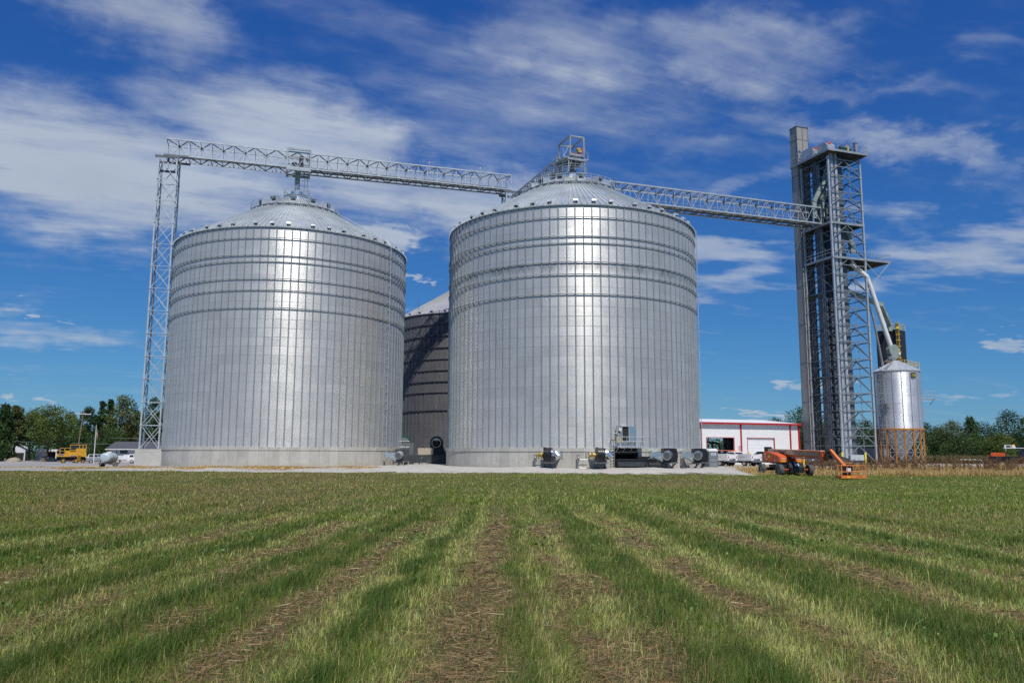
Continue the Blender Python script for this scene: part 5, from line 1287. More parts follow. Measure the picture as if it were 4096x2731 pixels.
# flag pole, utility pole, wires
fx, fy, fz = -75.2, 145.0, gz(-75, 145)
t = thing('flagpole', 'tall white flagpole between the yellow mover and the tank trailer', 'flagpole', (fx, fy, fz), 0)
mb = MB(); mb.tube((0, 0, 0), (0, 0, 6.6), .085, 10, .05); mb.build('pole', M['plastic_white'], t, 40)
mb = MB(); mb.lathe([(0, 6.6), (.1, 6.66), (.1, 6.76), (0, 6.84)], 10); mb.build('finial', M['gold'], t)
flag('drooping national flag on the tall white flagpole', (fx+.1, fy, fz+5.05), R(20), .85, 1.3, False, 1.4)
ux, uy, uz = -93.0, 172.0, gz(-93, 172)
t = thing('utility_pole', 'wooden utility pole with a pale crossarm standing before the trees', 'utility pole', (ux, uy, uz), R(25))
mb = MB(); mb.tube((0, 0, 0), (.75, 0, 10.9), .17, 10, .12); mb.build('pole', M['wood'], t, 40)
mb = MB(); mb.beam((-.85, -.15, 10.2), (2.25, -.15, 10.1), .13, .16); mb.build('crossarm', M['plastic_white'], t)
for k in range(4): mb = MB(); mb.lathe([(0, 10.2), (.06, 10.2), (.08, 10.35), (.04, 10.45), (0, 10.46)], 8, (-.7+k*.95, -.15, 0)); mb.build('insulator', M['steel_dark'], t)
for k, (p0, p1, sag, lab) in enumerate((((-92.2, 171.9, uz+10.3), (-190, 205, 9.5), 1.2, 'upper power line running off to the trees'), ((-130, 182, 6.0), (-58, 168, 4.6), .9, 'middle power line crossing in front of the trees'), ((-130, 178, 4.6), (-62, 166, 3.1), .7, 'lowest power line crossing in front of the trees'))):
    mb = MB(); n = 14; pts = []
    for i in range(n+1): q = i/n; pts.append(tuple(p0[j]+(p1[j]-p0[j])*q for j in range(2))+(p0[2]+(p1[2]-p0[2])*q-sag*4*q*(1-q),))
    mb.path(pts, .025, 4); tag(mb.build('power_line', M['steel']), lab, 'wire', 'power lines before the trees')
t = thing('loader_arm', 'raised yellow boom arm end visible beside the mast, above the office roof', 'crane arm', (-72.0, 171.0, gz(-72, 171)), R(20))
mb = MB(); mb.beam((.6, 0, 0), (.2, 0, 3.5), .3); mb.beam((.2, 0, 3.5), (-.9, 0, 6.9), .28, .32); mb.build('arm', M['yellow'], t)
mb = MB(); mb.box(-1.1, 0, 6.8, .8, .4, .45); mb.build('arm_head', M['cream'], t)

# sheds among the trees, heaps
t = thing('gable_shed', 'white gabled shed with a wide black opening under the trees', 'shed', (-116.0, 188.0, gz(-116, 188)), R(28))
mb = MB(); mb.prism([(-2.0, 0), (-2.0, 2.9), (0, 4.0), (2.0, 2.9), (2.0, 0)], .1, 7, 'xz'); mb.build('wall', M['offwhite'], t)
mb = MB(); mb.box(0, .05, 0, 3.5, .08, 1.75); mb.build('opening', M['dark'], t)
for s_ in (-1, 1): mb = MB(); mb.beam((0, 3.4, 4.08), (s_*2.3, 3.4, 2.83), 7.6, .08, (0, 1, 0)) if False else mb.add([(0, -.3, 4.15), (s_*2.35, -.3, 2.84), (s_*2.35, 7.3, 2.84), (0, 7.3, 4.15), (0, -.3, 4.05), (s_*2.3, -.3, 2.76), (s_*2.3, 7.3, 2.76), (0, 7.3, 4.05)], [(0,1,2,3), (4,5,6,7), (0,1,5,4), (1,2,6,5), (2,3,7,6)]); mb.build('roof', M['white'], t)
t = thing('open_shed', 'long low open fronted shed with a white roof and posts behind the trees', 'shed', (-110.0, 186.0, gz(-110, 186)), R(27))
mb = MB(); mb.box(6.5, 1.5, 2.05, 13.6, 6.5, .55); mb.build('roof', M['white'], t)
mb = MB(); mb.box(6.5, 4.5, 0, 13.0, .15, 2.05); mb.box(1.4, 1.5, 0, 1.6, 5, 2.05); mb.build('wall', M['offwhite'], t)
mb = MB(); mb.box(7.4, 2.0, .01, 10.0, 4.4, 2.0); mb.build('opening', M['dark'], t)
for k in range(4): mb = MB(); mb.box(.2+k*4.0, -1.55, 0, .22, .22, 2.05); mb.build('post', M['white'], t)
t = thing('grey_shed', 'plain grey low shed end partly behind the yellow railcar mover', 'shed', (-96.0, 187.0, gz(-96, 187)), R(27))
mb = MB(); mb.box(3.0, 2, .9, 9, 4, 1.4); mb.build('wall', M['trailer'], t)
mb = MB(); mb.box(3.0, 2, -.05, 9.1, 4.1, .75); mb.build('low_wall', M['white'], t)
mb = MB(); mb.box(3.0, 2, 2.3, 9.6, 4.6, .2); mb.build('roof', M['steel'], t)
for k, (x, y, r_) in enumerate(((-105.0, 170.0, 1.5), (-98.2, 170.5, 1.9))):
    mb = MB(); mb.blob(0, 0, -.1, r_, .62, 3+k, 14, 5); tag(mb.build('gravel_heap', M['sand'], None, 60, (x, y, gz(x, y))), ('round' if k == 0 else 'broad low')+' heap of pale gravel '+('before the gabled shed' if k == 0 else 'before the open shed'), 'gravel heap')

# portable toilet, bollards, cabinet, trailer, tarp
t = thing('portable_toilet', 'grey portable toilet with a white roof beside the last fan', 'portable toilet', (24.4, 98.3, -.05), R(14))
mb = MB(); mb.box(0, 0, .0, 1.1, 1.1, 1.95)
for xx in (-.53, .53):
    for yy in (-.53, .53): mb.box(xx, yy, 0, .12, .12, 1.97)
mb.build('cabin', M['plastic_grey'], t)
mb = MB(); mb.loft([[(-.6, -.6, 1.96), (.6, -.6, 1.96), (.6, .6, 1.96), (-.6, .6, 1.96)], [(-.58, -.58, 2.1), (.58, -.58, 2.1), (.58, .58, 2.1), (-.58, .58, 2.1)], [(-.38, -.5, 2.27), (.38, -.5, 2.27), (.38, .5, 2.27), (-.38, .5, 2.27)]]); mb.build('roof', M['plastic_white'], t)
mb = MB()
for z, h_ in ((.15, .45), (.7, .42), (1.2, .1)): mb.box(0, -.565, z, .8, .03, h_)
mb.build('door', mat('grey_plastic_door', (.20,.215,.235), .5, 0, .05, 2), t)
mb = MB(); mb.box(.02, -.585, 1.42, .62, .012, .36); pl = mb.build('sign_plate', M['plastic_white'], t)
mb = MB(); mb.box(.02, -.595, 1.62, .5, .006, .09); mb.box(.02, -.595, 1.48, .42, .006, .06); mb.build('sign_text', M['ink_blue'], pl)
t = thing('equipment_pad', 'low dark box on the ground just behind the portable toilet', 'box', (23.9, 100.2, 0), R(10)); mb = MB(); mb.box(0, 0, 0, .6, .6, .9); mb.box(0, 0, .9, .68, .68, .05); mb.build('box', M['charcoal'], t)
for x, y, h_, lab in ((33.3, 112.6, 1.85, 'yellow bollard in front of the roller door of the workshop'), (39.2, 108.0, 1.42, 'yellow bollard beyond the red workshop corner, behind the lift hood'), (49.3, 112.0, 1.85, 'yellow bollard standing against the end of the pale electrical cabinet'), (46.7, 113.6, 1.85, 'yellow bollard behind the lift jib, between tower foot and cabinet')):
    mb = MB(); mb.lathe([(.12, -.3), (.12, h_-.06), (.09, h_-.01), (0, h_)], 14); tag(mb.build('bollard', M['bollard'], None, 40, (x, y, 0)), lab, 'bollard', 'yellow bollards')
t = thing('electrical_cabinet', 'pale three door electrical cabinet raised on steel legs at the tower foot', 'electrical cabinet', (48.0, 112.0, 0), R(8))
mb = MB(); mb.box(0, 0, .74, 2.05, .5, .78); mb.build('case', M['cabinet'], t)
for k in range(3): mb = MB(); mb.box(-.67+k*.67, -.26, .79, .62, .02, .68); mb.build('door', M['cabinet'], t)
for xx in (-.85, .85): mb = MB(); mb.box(xx, 0, 0, .12, .4, .76); mb.build('leg', M['steel_dark'], t)
mb = MB(); mb.box(0, .1, .0, 1.3, .3, .7); mb.build('conduit_box', M['steel_dark'], t)
t = thing('grain_trailer', 'dull grey hopper trailer with a red lower rail behind the tower and the bin', 'trailer', (61.5, 136.0, -.1), R(16))
mb = MB(); slab(mb, [(-4.6, 1.15), (-4.75, 2.7), (4.75, 2.7), (4.6, 1.15), (2.8, .62), (1.2, 1.15), (-1.2, 1.15), (-2.8, .62)], 2.4, .02); mb.build('hopper_body', M['trailer'], t)
mb = MB(); mb.box(0, -1.22, .98, 9.4, .05, .14); mb.build('rail', M['lamp_red'], t)
for xx in (-4.0, -3.0, 3.9): 
    for yy in (-.95, .95): rim_wheel(t, xx, yy, .48, .3)
t = thing('tarp_heap', 'dark heap under black tarpaulin behind the brown weeds at the tower foot', 'covered heap', (44.6, 111.0, 0))
mb = MB(); mb.blob(0, 0, -.1, 2.6, .56, 5, 16, 6); mb.blob(-1.7, .4, -.1, 1.8, .55, 9, 12, 5); mb.build('cover', M['tarp'], t, 60)
t = thing('pipe_frame', 'low bare pipe frame standing among the brown weeds', 'frame', (57.5, 101.0, 0), R(-25))
mb = MB(); mb.tube((-1.4, 0, 0), (-1.4, 0, 1.0), .04, 6); mb.tube((-1.4, 0, 1.0), (1.2, 0, 1.0), .04, 6); mb.tube((1.2, 0, 1.0), (1.7, 0, .3), .04, 6); mb.tube((-1.4, 0, .3), (1.7, 0, .3), .04, 6); mb.build('frame', M['steel_light'], t)
for k, (x, y, w_) in enumerate(((59.7, 96.3, 1.4), (64.4, 93.8, 1.6))): mb = MB(); mb.box(0, 0, -.1, w_, .7, .62); mb.box(0, 0, .52, w_*.9, .55, .06); tag(mb.build('concrete_curb', M['concrete'], None, None, (x, y, 0), R(-28)), ('shorter' if k == 0 else 'longer')+' pale concrete block lying in the dry grass by the black pickup', 'concrete block', 'concrete blocks in the dry grass')

# ------------------------------------------------------------------ orange boom lift
BL = (28.6, 84.15); hd = math.atan2(-.991, .135); bz = gz(28.6, 84)
t = thing('boom_lift', 'orange boom lift with cream boom and basket lowered to the grass', 'boom lift', (BL[0], BL[1], bz), hd)
mb = MB(); slab(mb, [(-2.0, .50), (-2.1, 1.1), (1.9, 1.15), (1.9, .48)], 1.7, .03); mb.lathe([(.95, 1.1), (.95, 1.32), (0, 1.32)], 24); mb.build('chassis', M['black'], t)
mb = MB(); slab(mb, [(1.9, .32), (1.9, 1.28), (2.25, 1.28), (2.62, .85), (2.62, .32)], 1.45, .03); fb = mb.build('front_box', M['black'], t)
mb = MB(); mb.add([(2.30, -.2, 1.235), (2.30, .25, 1.235), (2.50, .25, 1.0), (2.50, -.2, 1.0)], [(0,3,2,1)]); mb.build('data_plate', M['plastic_white'], fb)
for xx in (-2.0, 2.0):
    mb = MB(); mb.box(xx, 0, .46, .34, 2.8, .30); mb.mi = 1; mb.box(xx+.18, 1.05, .60, .012, .6, .1); mb.box(xx+.18, -1.05, .60, .012, .6, .1); mb.build('axle', [M['black'], M['orange']], t)
    for yy in (-1.6, 1.6):
        r_, w_ = .575, .44; mb = MB(); mb.lathe([(r_*.58, -w_/2), (r_*.9, -w_/2), (r_*.96, -w_*.38), (r_*.96, w_*.38), (r_*.9, w_/2), (r_*.58, w_/2), (r_*.55, 0), (r_*.58, -w_/2)], 30, (0, 0, 0), 'y')
        for k in range(20):
            q = 2*PI*k/20
            for s_ in (-1, 1):
                qq = q+(.157 if s_ > 0 else 0); mb.beam((r_*.975*math.cos(qq), s_*.02, r_*.975*math.sin(qq)), (r_*.955*math.cos(qq+.22), s_*w_*.5, r_*.955*math.sin(qq+.22)), .055, .06, (math.cos(qq), 0, math.sin(qq)))
        wh = mb.build('wheel', M['rubber_dusty'], t); wh.location = (xx, yy, r_)
        f = w_*.26*(1 if yy > 0 else -1); mb = MB(); pr = [(0, f*.4), (.14, f*.4), (.15, f*.1), (.27, f*.1), (r_*.6, f*1.25)]; mb.lathe(pr if yy > 0 else pr[::-1], 24, (0, 0, 0), 'y')
        rm = mb.build('rim', M['rim'], wh, 40); mb = MB(); mb.lathe([(0, f*.8), (.11, f*.8), (.11, f*.3)] if yy > 0 else [(.11, f*.3), (.11, f*.8), (0, f*.8)], 12, (0, 0, 0), 'y'); mb.build('hub', M['black'], wh)
mb = MB(); slab(mb, [(-2.3, 1.2), (-2.3, 1.45), (1.5, 1.45), (1.5, 1.25)], 1.2, .02); mb.box(-.6, 0, 1.45, 1.6, .75, .9); mb.build('turntable', M['black'], t)
for s_ in (-1, 1):
    mb = MB(); y0, y1 = s_*.48, s_*1.28; pr0 = [(-2.5, 1.32), (-2.55, 2.22), (-2.4, 2.38), (-.75, 2.38), (1.0, 2.03), (1.32, 1.88), (1.38, 1.34)]
    cx, cz_ = -.6, 1.8; inn = [(cx+(p[0]-cx)*.965, cz_+(p[1]-cz_)*.93) for p in pr0]
    loops = [[(p[0], y0, p[1]) for p in pr0], [(p[0], y1-s_*.10, p[1]) for p in pr0], [(p[0], y1, p[1]) for p in inn]]
    mb.loft(loops if s_ < 0 else [l[::-1] for l in loops]); hd_ = mb.build('hood', M['orange'], t)
    mb = MB()
    for x, z, w_, h_ in ((-1.9, 2.12, .42, .1), (-1.95, 1.85, .34, .10), (-1.6, 1.62, .6, .08), (.3, 1.5, .3, .07)): mb.box(x, s_*1.287, z, w_, .008, h_)
    mb.build('decal', M['plastic_white'], hd_)
    mb = MB(); mb.box(-1.0, s_*1.287, 1.80, .42, .008, .24); mb.build('warning_label', M['bollard'], hd_)
    mb = MB(); mb.box(1.36, s_*.86, 1.66, .03, .40, .10); mb.build('front_decal', M['plastic_white'], hd_)
    mb = MB(); mb.box(1.385, s_*.86, 1.42, .03, .42, .10); mb.build('front_label', M['bollard'], hd_)
# boom in its lowered position: slopes gently down towards the basket
zr, zf = 2.50, 2.26
def bz_(x): return zr+(zf-zr)*(x+4.2)/12.9
mb = MB(); mb.beam((-4.0, 0, bz_(-4.0)), (7.6, 0, bz_(7.6)), .46, .50); mb.build('main_boom', M['cream'], t)
mb = MB(); mb.beam((-4.1, 0, bz_(-4.1)+.02), (-3.4, 0, bz_(-3.4)+.02), .58, .66); mb.box(-3.9, 0, 2.2, .5, .62, .75); mb.build('boom_tail', M['black'], t)
mb = MB(); mb.beam((-3.2, 0, bz_(-3.2)-.38), (8.0, 0, bz_(8.0)-.36), .36, .20); mb.build('lower_boom', M['orange'], t)
mb = MB(); mb.beam((2.4, -.30, bz_(2.4)+.13), (8.0, -.30, bz_(8.0)+.13), .12, .12); mb.build('hose_guard', M['orange'], t)
mb = MB(); mb.beam((2.6, -.34, bz_(2.6)-.10), (7.6, -.34, bz_(7.6)-.10), .10, .10); mb.beam((2.2, -.30, bz_(2)-.56), (7.8, -.30, bz_(7.8)-.54), .16, .12)
for k in range(18): mb.box(2.7+k*.27, -.40, bz_(2.7+k*.27)-.15, .04, .02, .11)
mb.build('cable_track', M['plastic_grey'], t)
mb = MB(); mb.beam((7.4, 0, bz_(7.4)-.12), (8.5, 0, bz_(8.5)-.12), .62, .62); mb.box(8.0, -.1, 1.55, .7, .5, .6); mb.tube((8.1, -.4, 2.0), (8.1, .4, 2.0), .22, 14); mb.build('boom_knuckle', M['orange'], t)
mb = MB(); mb.box(8.75, 0, 1.75, .6, .5, .95); mb.tube((8.9, -.35, 2.45), (8.9, .35, 2.45), .2, 12); mb.build('knuckle_pin', M['black'], t)
mb = MB(); mb.beam((8.9, .05, 2.55), (11.55, .12, .78), .26, .34); mb.tube((9.0, .35, 2.2), (10.6, .35, 1.1), .06, 8); mb.build('jib', M['orange_pale'], t)
mb = MB(); mb.tube((-3.2, -.3, 2.0), (-.2, -.3, 1.5), .09, 10); mb.build('lift_cylinder', M['steel_light'], t)
mb = MB(); mb.box(-2.5, -.75, 2.38, .10, .10, .05); mb.tube((-2.5, -.75, 2.42), (-2.5, -.75, 2.56), .06, 10); mb.build('beacon', M['lamp_red'], t)
tl = decal('JLG ULTRA BOOM', .34, M['ink'], t, (-.55, -.237, bz_(-.6)-.02), (PI/2, R(1.05), 0), 'boom_lettering', .003)
# basket
b_ = MB(); bx0, bx1, by0, by1 = 11.75, 12.7, -1.1, 1.2
for z in (1.2, .68):
    for p, q in (((bx0,by0),(bx1,by0)), ((bx1,by0),(bx1,by1)), ((bx1,by1),(bx0,by1)), ((bx0,by1),(bx0,by0))): b_.tube((*p, z), (*q, z), .03, 6)
for x, y in [(bx0, by0), (bx0, by1), (bx1, by0), (bx1, by1)]+[(bx1, by0+(by1-by0)*k/4) for k in (1, 2, 3)]+[(bx0, by0+(by1-by0)*k/4) for k in (1, 2, 3)]: b_.tube((x, y, .12), (x, y, 1.2), .03, 6)
b_.box((bx0+bx1)/2, (by0+by1)/2, .10, bx1-bx0, by1-by0, .05)
b_.box(bx1, (by0+by1)/2, .10, .05, by1-by0+.06, .24); b_.box(bx0, (by0+by1)/2, .10, .05, by1-by0, .22)
for yy in (by0, by1): b_.box((bx0+bx1)/2, yy, .10, bx1-bx0, .05, .22)
b_.path([(bx0, -.55, 1.2), (bx0+.1, -.55, 1.42), (bx0+.1, .45, 1.42), (bx0, .45, 1.2)], .035, 6); bk = b_.build('basket', M['orange_pale'], t)
mb = MB(); mb.box(bx0+.25, -.1, .62, .35, .75, .58); mb.box(bx0+.05, -.1, .15, .3, .65, .42); mb.build('control_console', M['black'], bk)
mb = MB(); mb.box(bx0+.435, -.1, .68, .012, .42, .30); mb.build('console_label', M['plastic_white'], bk)
decal('JLG LIFT', .15, M['ink'], bk, (bx1+.03, .55, .22), (PI/2, 0, PI/2), 'basket_lettering', .002)
mb = MB(); mb.box(bx1+.03, -.45, .17, .01, .3, .09); mb.build('basket_label', M['bollard'], bk)
# ------------------------------------------------------------------ trees
def leaf_quads(cent, size, rg, flat=.5):
    n = len(cent); a = rg.normal(size=(n, 3)); a /= np.linalg.norm(a, axis=1)[:, None]
    b = rg.normal(size=(n, 3)); b[:, 2] *= flat; b -= (a*b).sum(1)[:, None]*a; b /= np.linalg.norm(b, axis=1)[:, None]
    s = size[:, None]*.5; l = s*rg.uniform(.7, 1.5, (n, 1)); w = s*rg.uniform(.6, 1.1, (n, 1))
    v = np.stack([cent-a*l, cent+b*w, cent+a*l*1.1, cent-b*w], 1)
    return v.reshape(-1, 3), np.arange(n*4).reshape(-1, 4)
def tree(label, x, y, h, w, col, seed, group, shape='round', leaves=2600, name='broadleaf_tree', low=.22, lean=0.0):
    rg = np.random.default_rng(seed); z = gz(x, y)
    t = thing(name, label, 'tree', (x, y, z), 0, group)
    mb = MB(); r0 = .10+h*.014
    top = (lean*h, 0, h*.62); mid = (lean*h*.4+rg.uniform(-.2, .2), rg.uniform(-.2, .2), h*.3)
    mb.tube((0, 0, -.2), mid, r0, 8, r0*.72); mb.tube(mid, top, r0*.72, 7, r0*.25)
    blobs = []; nb = 26 if shape != 'narrow' else 18
    for k in range(nb):
        q = (k+.5)/nb; zz = h*(low+(.95-low)*q)
        if shape == 'round': pr = math.sin(PI*min(1, .16+.80*q))**.7
        elif shape == 'cone': pr = (1-q)**.75+.06
        elif shape == 'narrow': pr = .55*math.sin(PI*min(1, .2+.75*q))**.6+.12
        else: pr = (.45+.75*q) if q < .7 else 1.0-(q-.7)*1.9
        a = k*2.399+rg.uniform(-.4, .4); rr = w/2*pr*rg.uniform(.42, .86)
        rb = w*.5*(.26+.20*pr)*rg.uniform(.65, 1.2)
        if q > .9: rr *= .5
        blobs.append((lean*zz+rr*math.cos(a), rr*math.sin(a), zz, rb))
        if k % 2 == 0: mb.tube((lean*zz*.5, 0, max(h*.14, zz*.72)), (lean*zz+rr*.8*math.cos(a), rr*.8*math.sin(a), zz), r0*.28, 5, r0*.08)
    mb.build('trunk', M['bark'], t, 50)
    B = np.array(blobs); pick = rg.choice(nb, leaves, p=B[:, 3]**2/(B[:, 3]**2).sum())
    d = rg.normal(size=(leaves, 3)); d /= np.linalg.norm(d, axis=1)[:, None]
    rad = rg.uniform(.25, 1.12, leaves)**.6*B[pick, 3]
    c = B[pick, :3]+d*rad[:, None]*np.array([1, 1, .78])
    c += rg.normal(size=c.shape)*.10
    sz = rg.uniform(.20, .46, leaves)*(.55+h*.022)
    v, qd = leaf_quads(c, sz, rg)
    tone = rg.uniform(.55, 1.35, nb)[pick]*rg.uniform(.7, 1.3, leaves)
    hue = rg.uniform(-1, 1, nb)[pick]*.5+rg.uniform(-1, 1, leaves)*.4
    cc = np.array(col)[None]*tone[:, None]*(1+hue[:, None]*np.array([.28, .05, -.15])[None])
    np_mesh('crown', v, qd, mat=M['leaf'], cols=np.repeat(cc, 4, 0), parent=t)
    return t
DG_, MG_, YG_, OL_ = (.058, .102, .030), (.082, .140, .038), (.135, .180, .042), (.118, .138, .046)
TG = 'trees behind the left yard'
def atu(u, Y): return (u-1176)/1847*Y
for k, (u, Y, h, w, col, sh, lab, lw) in enumerate((
    (-28, 172, 12.5, 8.5, DG_, 'round', 'dark broad tree at the extreme end of the row, cut by the picture edge', .1),
    (6, 174, 12.6, 5.5, DG_, 'cone', 'dark pointed tree rising at the end of the row over the brown tree', .08),
    (34, 178, 12.4, 6.0, OL_, 'narrow', 'thin brownish tree with a ragged split top', .3),
    (70, 182, 11.0, 7.5, DG_, 'round', 'dark tree crown directly above the gabled shed', .42),
    (108, 168, 11.6, 9.0, YG_, 'spread', 'wide yellow green tree whose trunks stand before the open shed', .32),
    (160, 184, 11.0, 7.0, MG_, 'round', 'medium tree above and behind the yellow railcar mover', .16),
    (200, 186, 12.6, 5.5, DG_, 'round', 'dark tree just behind the utility pole top', .12),
    (229, 184, 14.2, 4.2, DG_, 'cone', 'slim pointed dark tree behind the flag', .1),
    (248, 188, 14.8, 4.4, DG_, 'cone', 'second slim pointed dark tree next to the tallest round one', .1),
    (279, 180, 15.0, 8.5, OL_, 'round', 'tallest olive round tree rising above the office roof', .1),
    (312, 186, 12.0, 6.0, MG_, 'round', 'medium green tree filling the space before the lattice mast', .1),
    (352, 182, 14.6, 6.5, DG_, 'round', 'dark tree seen through the lattice mast', .1),
    (384, 190, 13.5, 7.0, MG_, 'round', 'tree almost hidden behind the silo edge', .1))):
    x = atu(u, Y); tree(lab, x, Y, h, w, col, 100+k, TG, sh, 8000, low=lw, lean=(.03 if sh == 'spread' else 0))
for k, (u, Y, h, w, col, lab) in enumerate((
    (-6, 172, 6.0, 6.0, DG_, 'low dark bush like tree beside the gabled shed'), (178, 176, 7.0, 7.5, MG_, 'low leafy tree directly behind the cab of the yellow mover'),
    (235, 174, 6.8, 7.5, DG_, 'low dark tree behind the flagpole foot'), (265, 176, 7.2, 7.0, MG_, 'low green tree over the gable of the office'), (320, 184, 7.0, 8.0, YG_, 'low yellow green tree behind the office ridge'), (150, 196, 7.5, 7.0, DG_, 'low dark tree filling the gap behind the open shed'))):
    tree(lab, atu(u, Y), Y, h, w, col, 200+k, 'low trees behind the left yard', 'round', 4800, low=.02)
for k, (u, Y, h, w, col, sh, lab) in enumerate((
    (1786, 205, 10.4, 9.0, MG_, 'round', 'tree top showing just over the workshop roof'), (1846, 175, 12.0, 8.5, MG_, 'round', 'green tree between workshop and clad shaft'),
    (1875, 190, 10.0, 8.0, DG_, 'round', 'dark tree seen between clad shaft and elevator legs'), (1905, 180, 9.0, 8.0, MG_, 'round', 'tree seen low between the dark elevator legs'), (1995, 185, 10.2, 8.5, DG_, 'round', 'tree behind the tower on the side of the hopper bin'),
    (2040, 190, 9.0, 9.0, DG_, 'round', 'dark tree seen through the legs of the hopper bin'), (2132, 188, 9.6, 7.5, DG_, 'round', 'dark tree showing directly beside the hopper bin wall'), (2100, 178, 5.2, 5.5, YG_, 'round', 'small pale green tree at the hopper bin legs'),
    (2165, 196, 8.6, 8.0, DG_, 'round', 'dark rounded tree in the dip of the far row'), (2192, 188, 10.2, 7.0, OL_, 'round', 'bushy olive tree with bare twigs in the far row'), (2235, 190, 11.4, 5.8, MG_, 'cone', 'thin tree with a tufted top standing above its row'),
    (2262, 194, 9.4, 9.0, DG_, 'round', 'broad dark tree between the thin tuft tree and the big corner tree'), (2322, 186, 12.6, 9.5, DG_, 'round', 'biggest dark tree at the end of the far row'), (2372, 190, 11.0, 9.0, DG_, 'round', 'tree cut by the picture edge behind the black pickup'), (2300, 172, 6.4, 7.5, YG_, 'round', 'low yellow green tree behind the roof rack'), (2215, 178, 6.0, 8.0, DG_, 'round', 'low dark tree behind the corn'))):
    tree(lab, atu(u, Y), Y, h*(.93 if u > 1960 else 1), w*1.1, col, 300+k, 'trees beyond the corn', sh, 6500, low=.04)
# dense far wood closing the gaps low down
def thicket(name, x0, x1, y0, y1, h, n, seed, cols):
    rg = np.random.default_rng(seed); X = rg.uniform(x0, x1, n); Y = rg.uniform(y0, y1, n)
    Z = ground_z(X, Y)+rg.uniform(0, 1, n)**1.1*h*(.55+.6*vnoise(X, Y, .11))
    v, q = leaf_quads(np.stack([X, Y, Z], 1), rg.uniform(.3, .7, n), rg); ci = rg.integers(0, len(cols), n); cc = np.array(cols)[ci]*rg.uniform(.6, 1.3, (n, 1))
    o = np_mesh(name, v, q, mat=M['leaf'], cols=np.repeat(cc, 4, 0)); kind(o, 'stuff'); return o
o = thicket('far_woodland', -170, -55, 192, 202, 8.5, 20000, 5, (DG_, MG_)); o['label'] = 'dense dark wood closing the gaps behind the trees at the yard'
o = thicket('far_woodland', 48, 190, 200, 212, 7.0, 24000, 6, (DG_, DG_, MG_)); o['label'] = 'dense dark wood closing the gaps beyond the corn'
# corn
rg = np.random.default_rng(11); n = 30000
X = rg.uniform(48, 150, n); Y = 148+36*rg.uniform(0, 1, n)**1.7; Z0 = ground_z(X, Y)-.65
def strips(X, Y, Z, H, W_, lean, ang, tints, tip, segs=2, curl=.5):
    """upright tapering blades: 2 quads... returns verts, quads, tris, colours"""
    n = len(X); dx, dy = np.cos(ang), np.sin(ang); px_, py_ = -dy, dx; V = []
    for f, wd in ((0, 1.0), (.5, .8)):
        off = lean*H*f**1.6
        cx, cy, cz = X+dx*off, Y+dy*off, Z+H*f*np.sqrt(np.clip(1-(lean*f)**2*.5, .2, 1))
        V.append(np.stack([cx-px_*W_*wd/2, cy-py_*W_*wd/2, cz], 1)); V.append(np.stack([cx+px_*W_*wd/2, cy+py_*W_*wd/2, cz], 1))
    off = lean*H; V.append(np.stack([X+dx*off, Y+dy*off, Z+H*np.sqrt(np.clip(1-lean**2*.5, .2, 1))], 1))
    V = np.stack(V, 1).reshape(-1, 3); b = np.arange(n)[:, None]*5
    Q = b+np.array([[0, 1, 3, 2]]); T = b+np.array([[2, 3, 4]])
    C = np.stack([tints*.75, tints*.75, tints, tints, tints*(1-tip[:, None])+np.array([.34, .28, .14])*tip[:, None]], 1).reshape(-1, 3)  # roots darkened in the tint, standing in for ambient occlusion
    return V, Q, T, C
k = np.arange(n)
H = rg.uniform(1.5, 2.3, n); ct = np.array([.05, .075, .022])*rg.uniform(.6, 1.4, (n, 1)); ct = np.where(rg.uniform(size=(n, 1)) < .35, np.array([.16, .12, .05])*rg.uniform(.7, 1.3, (n, 1)), ct)
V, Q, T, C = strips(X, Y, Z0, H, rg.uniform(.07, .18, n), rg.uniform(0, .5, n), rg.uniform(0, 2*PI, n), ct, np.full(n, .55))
o = np_mesh('corn_field', V, Q, T, M['leaf'], C); kind(o, 'stuff'); o['label'] = 'strip of tall corn with tan tops before the far trees'

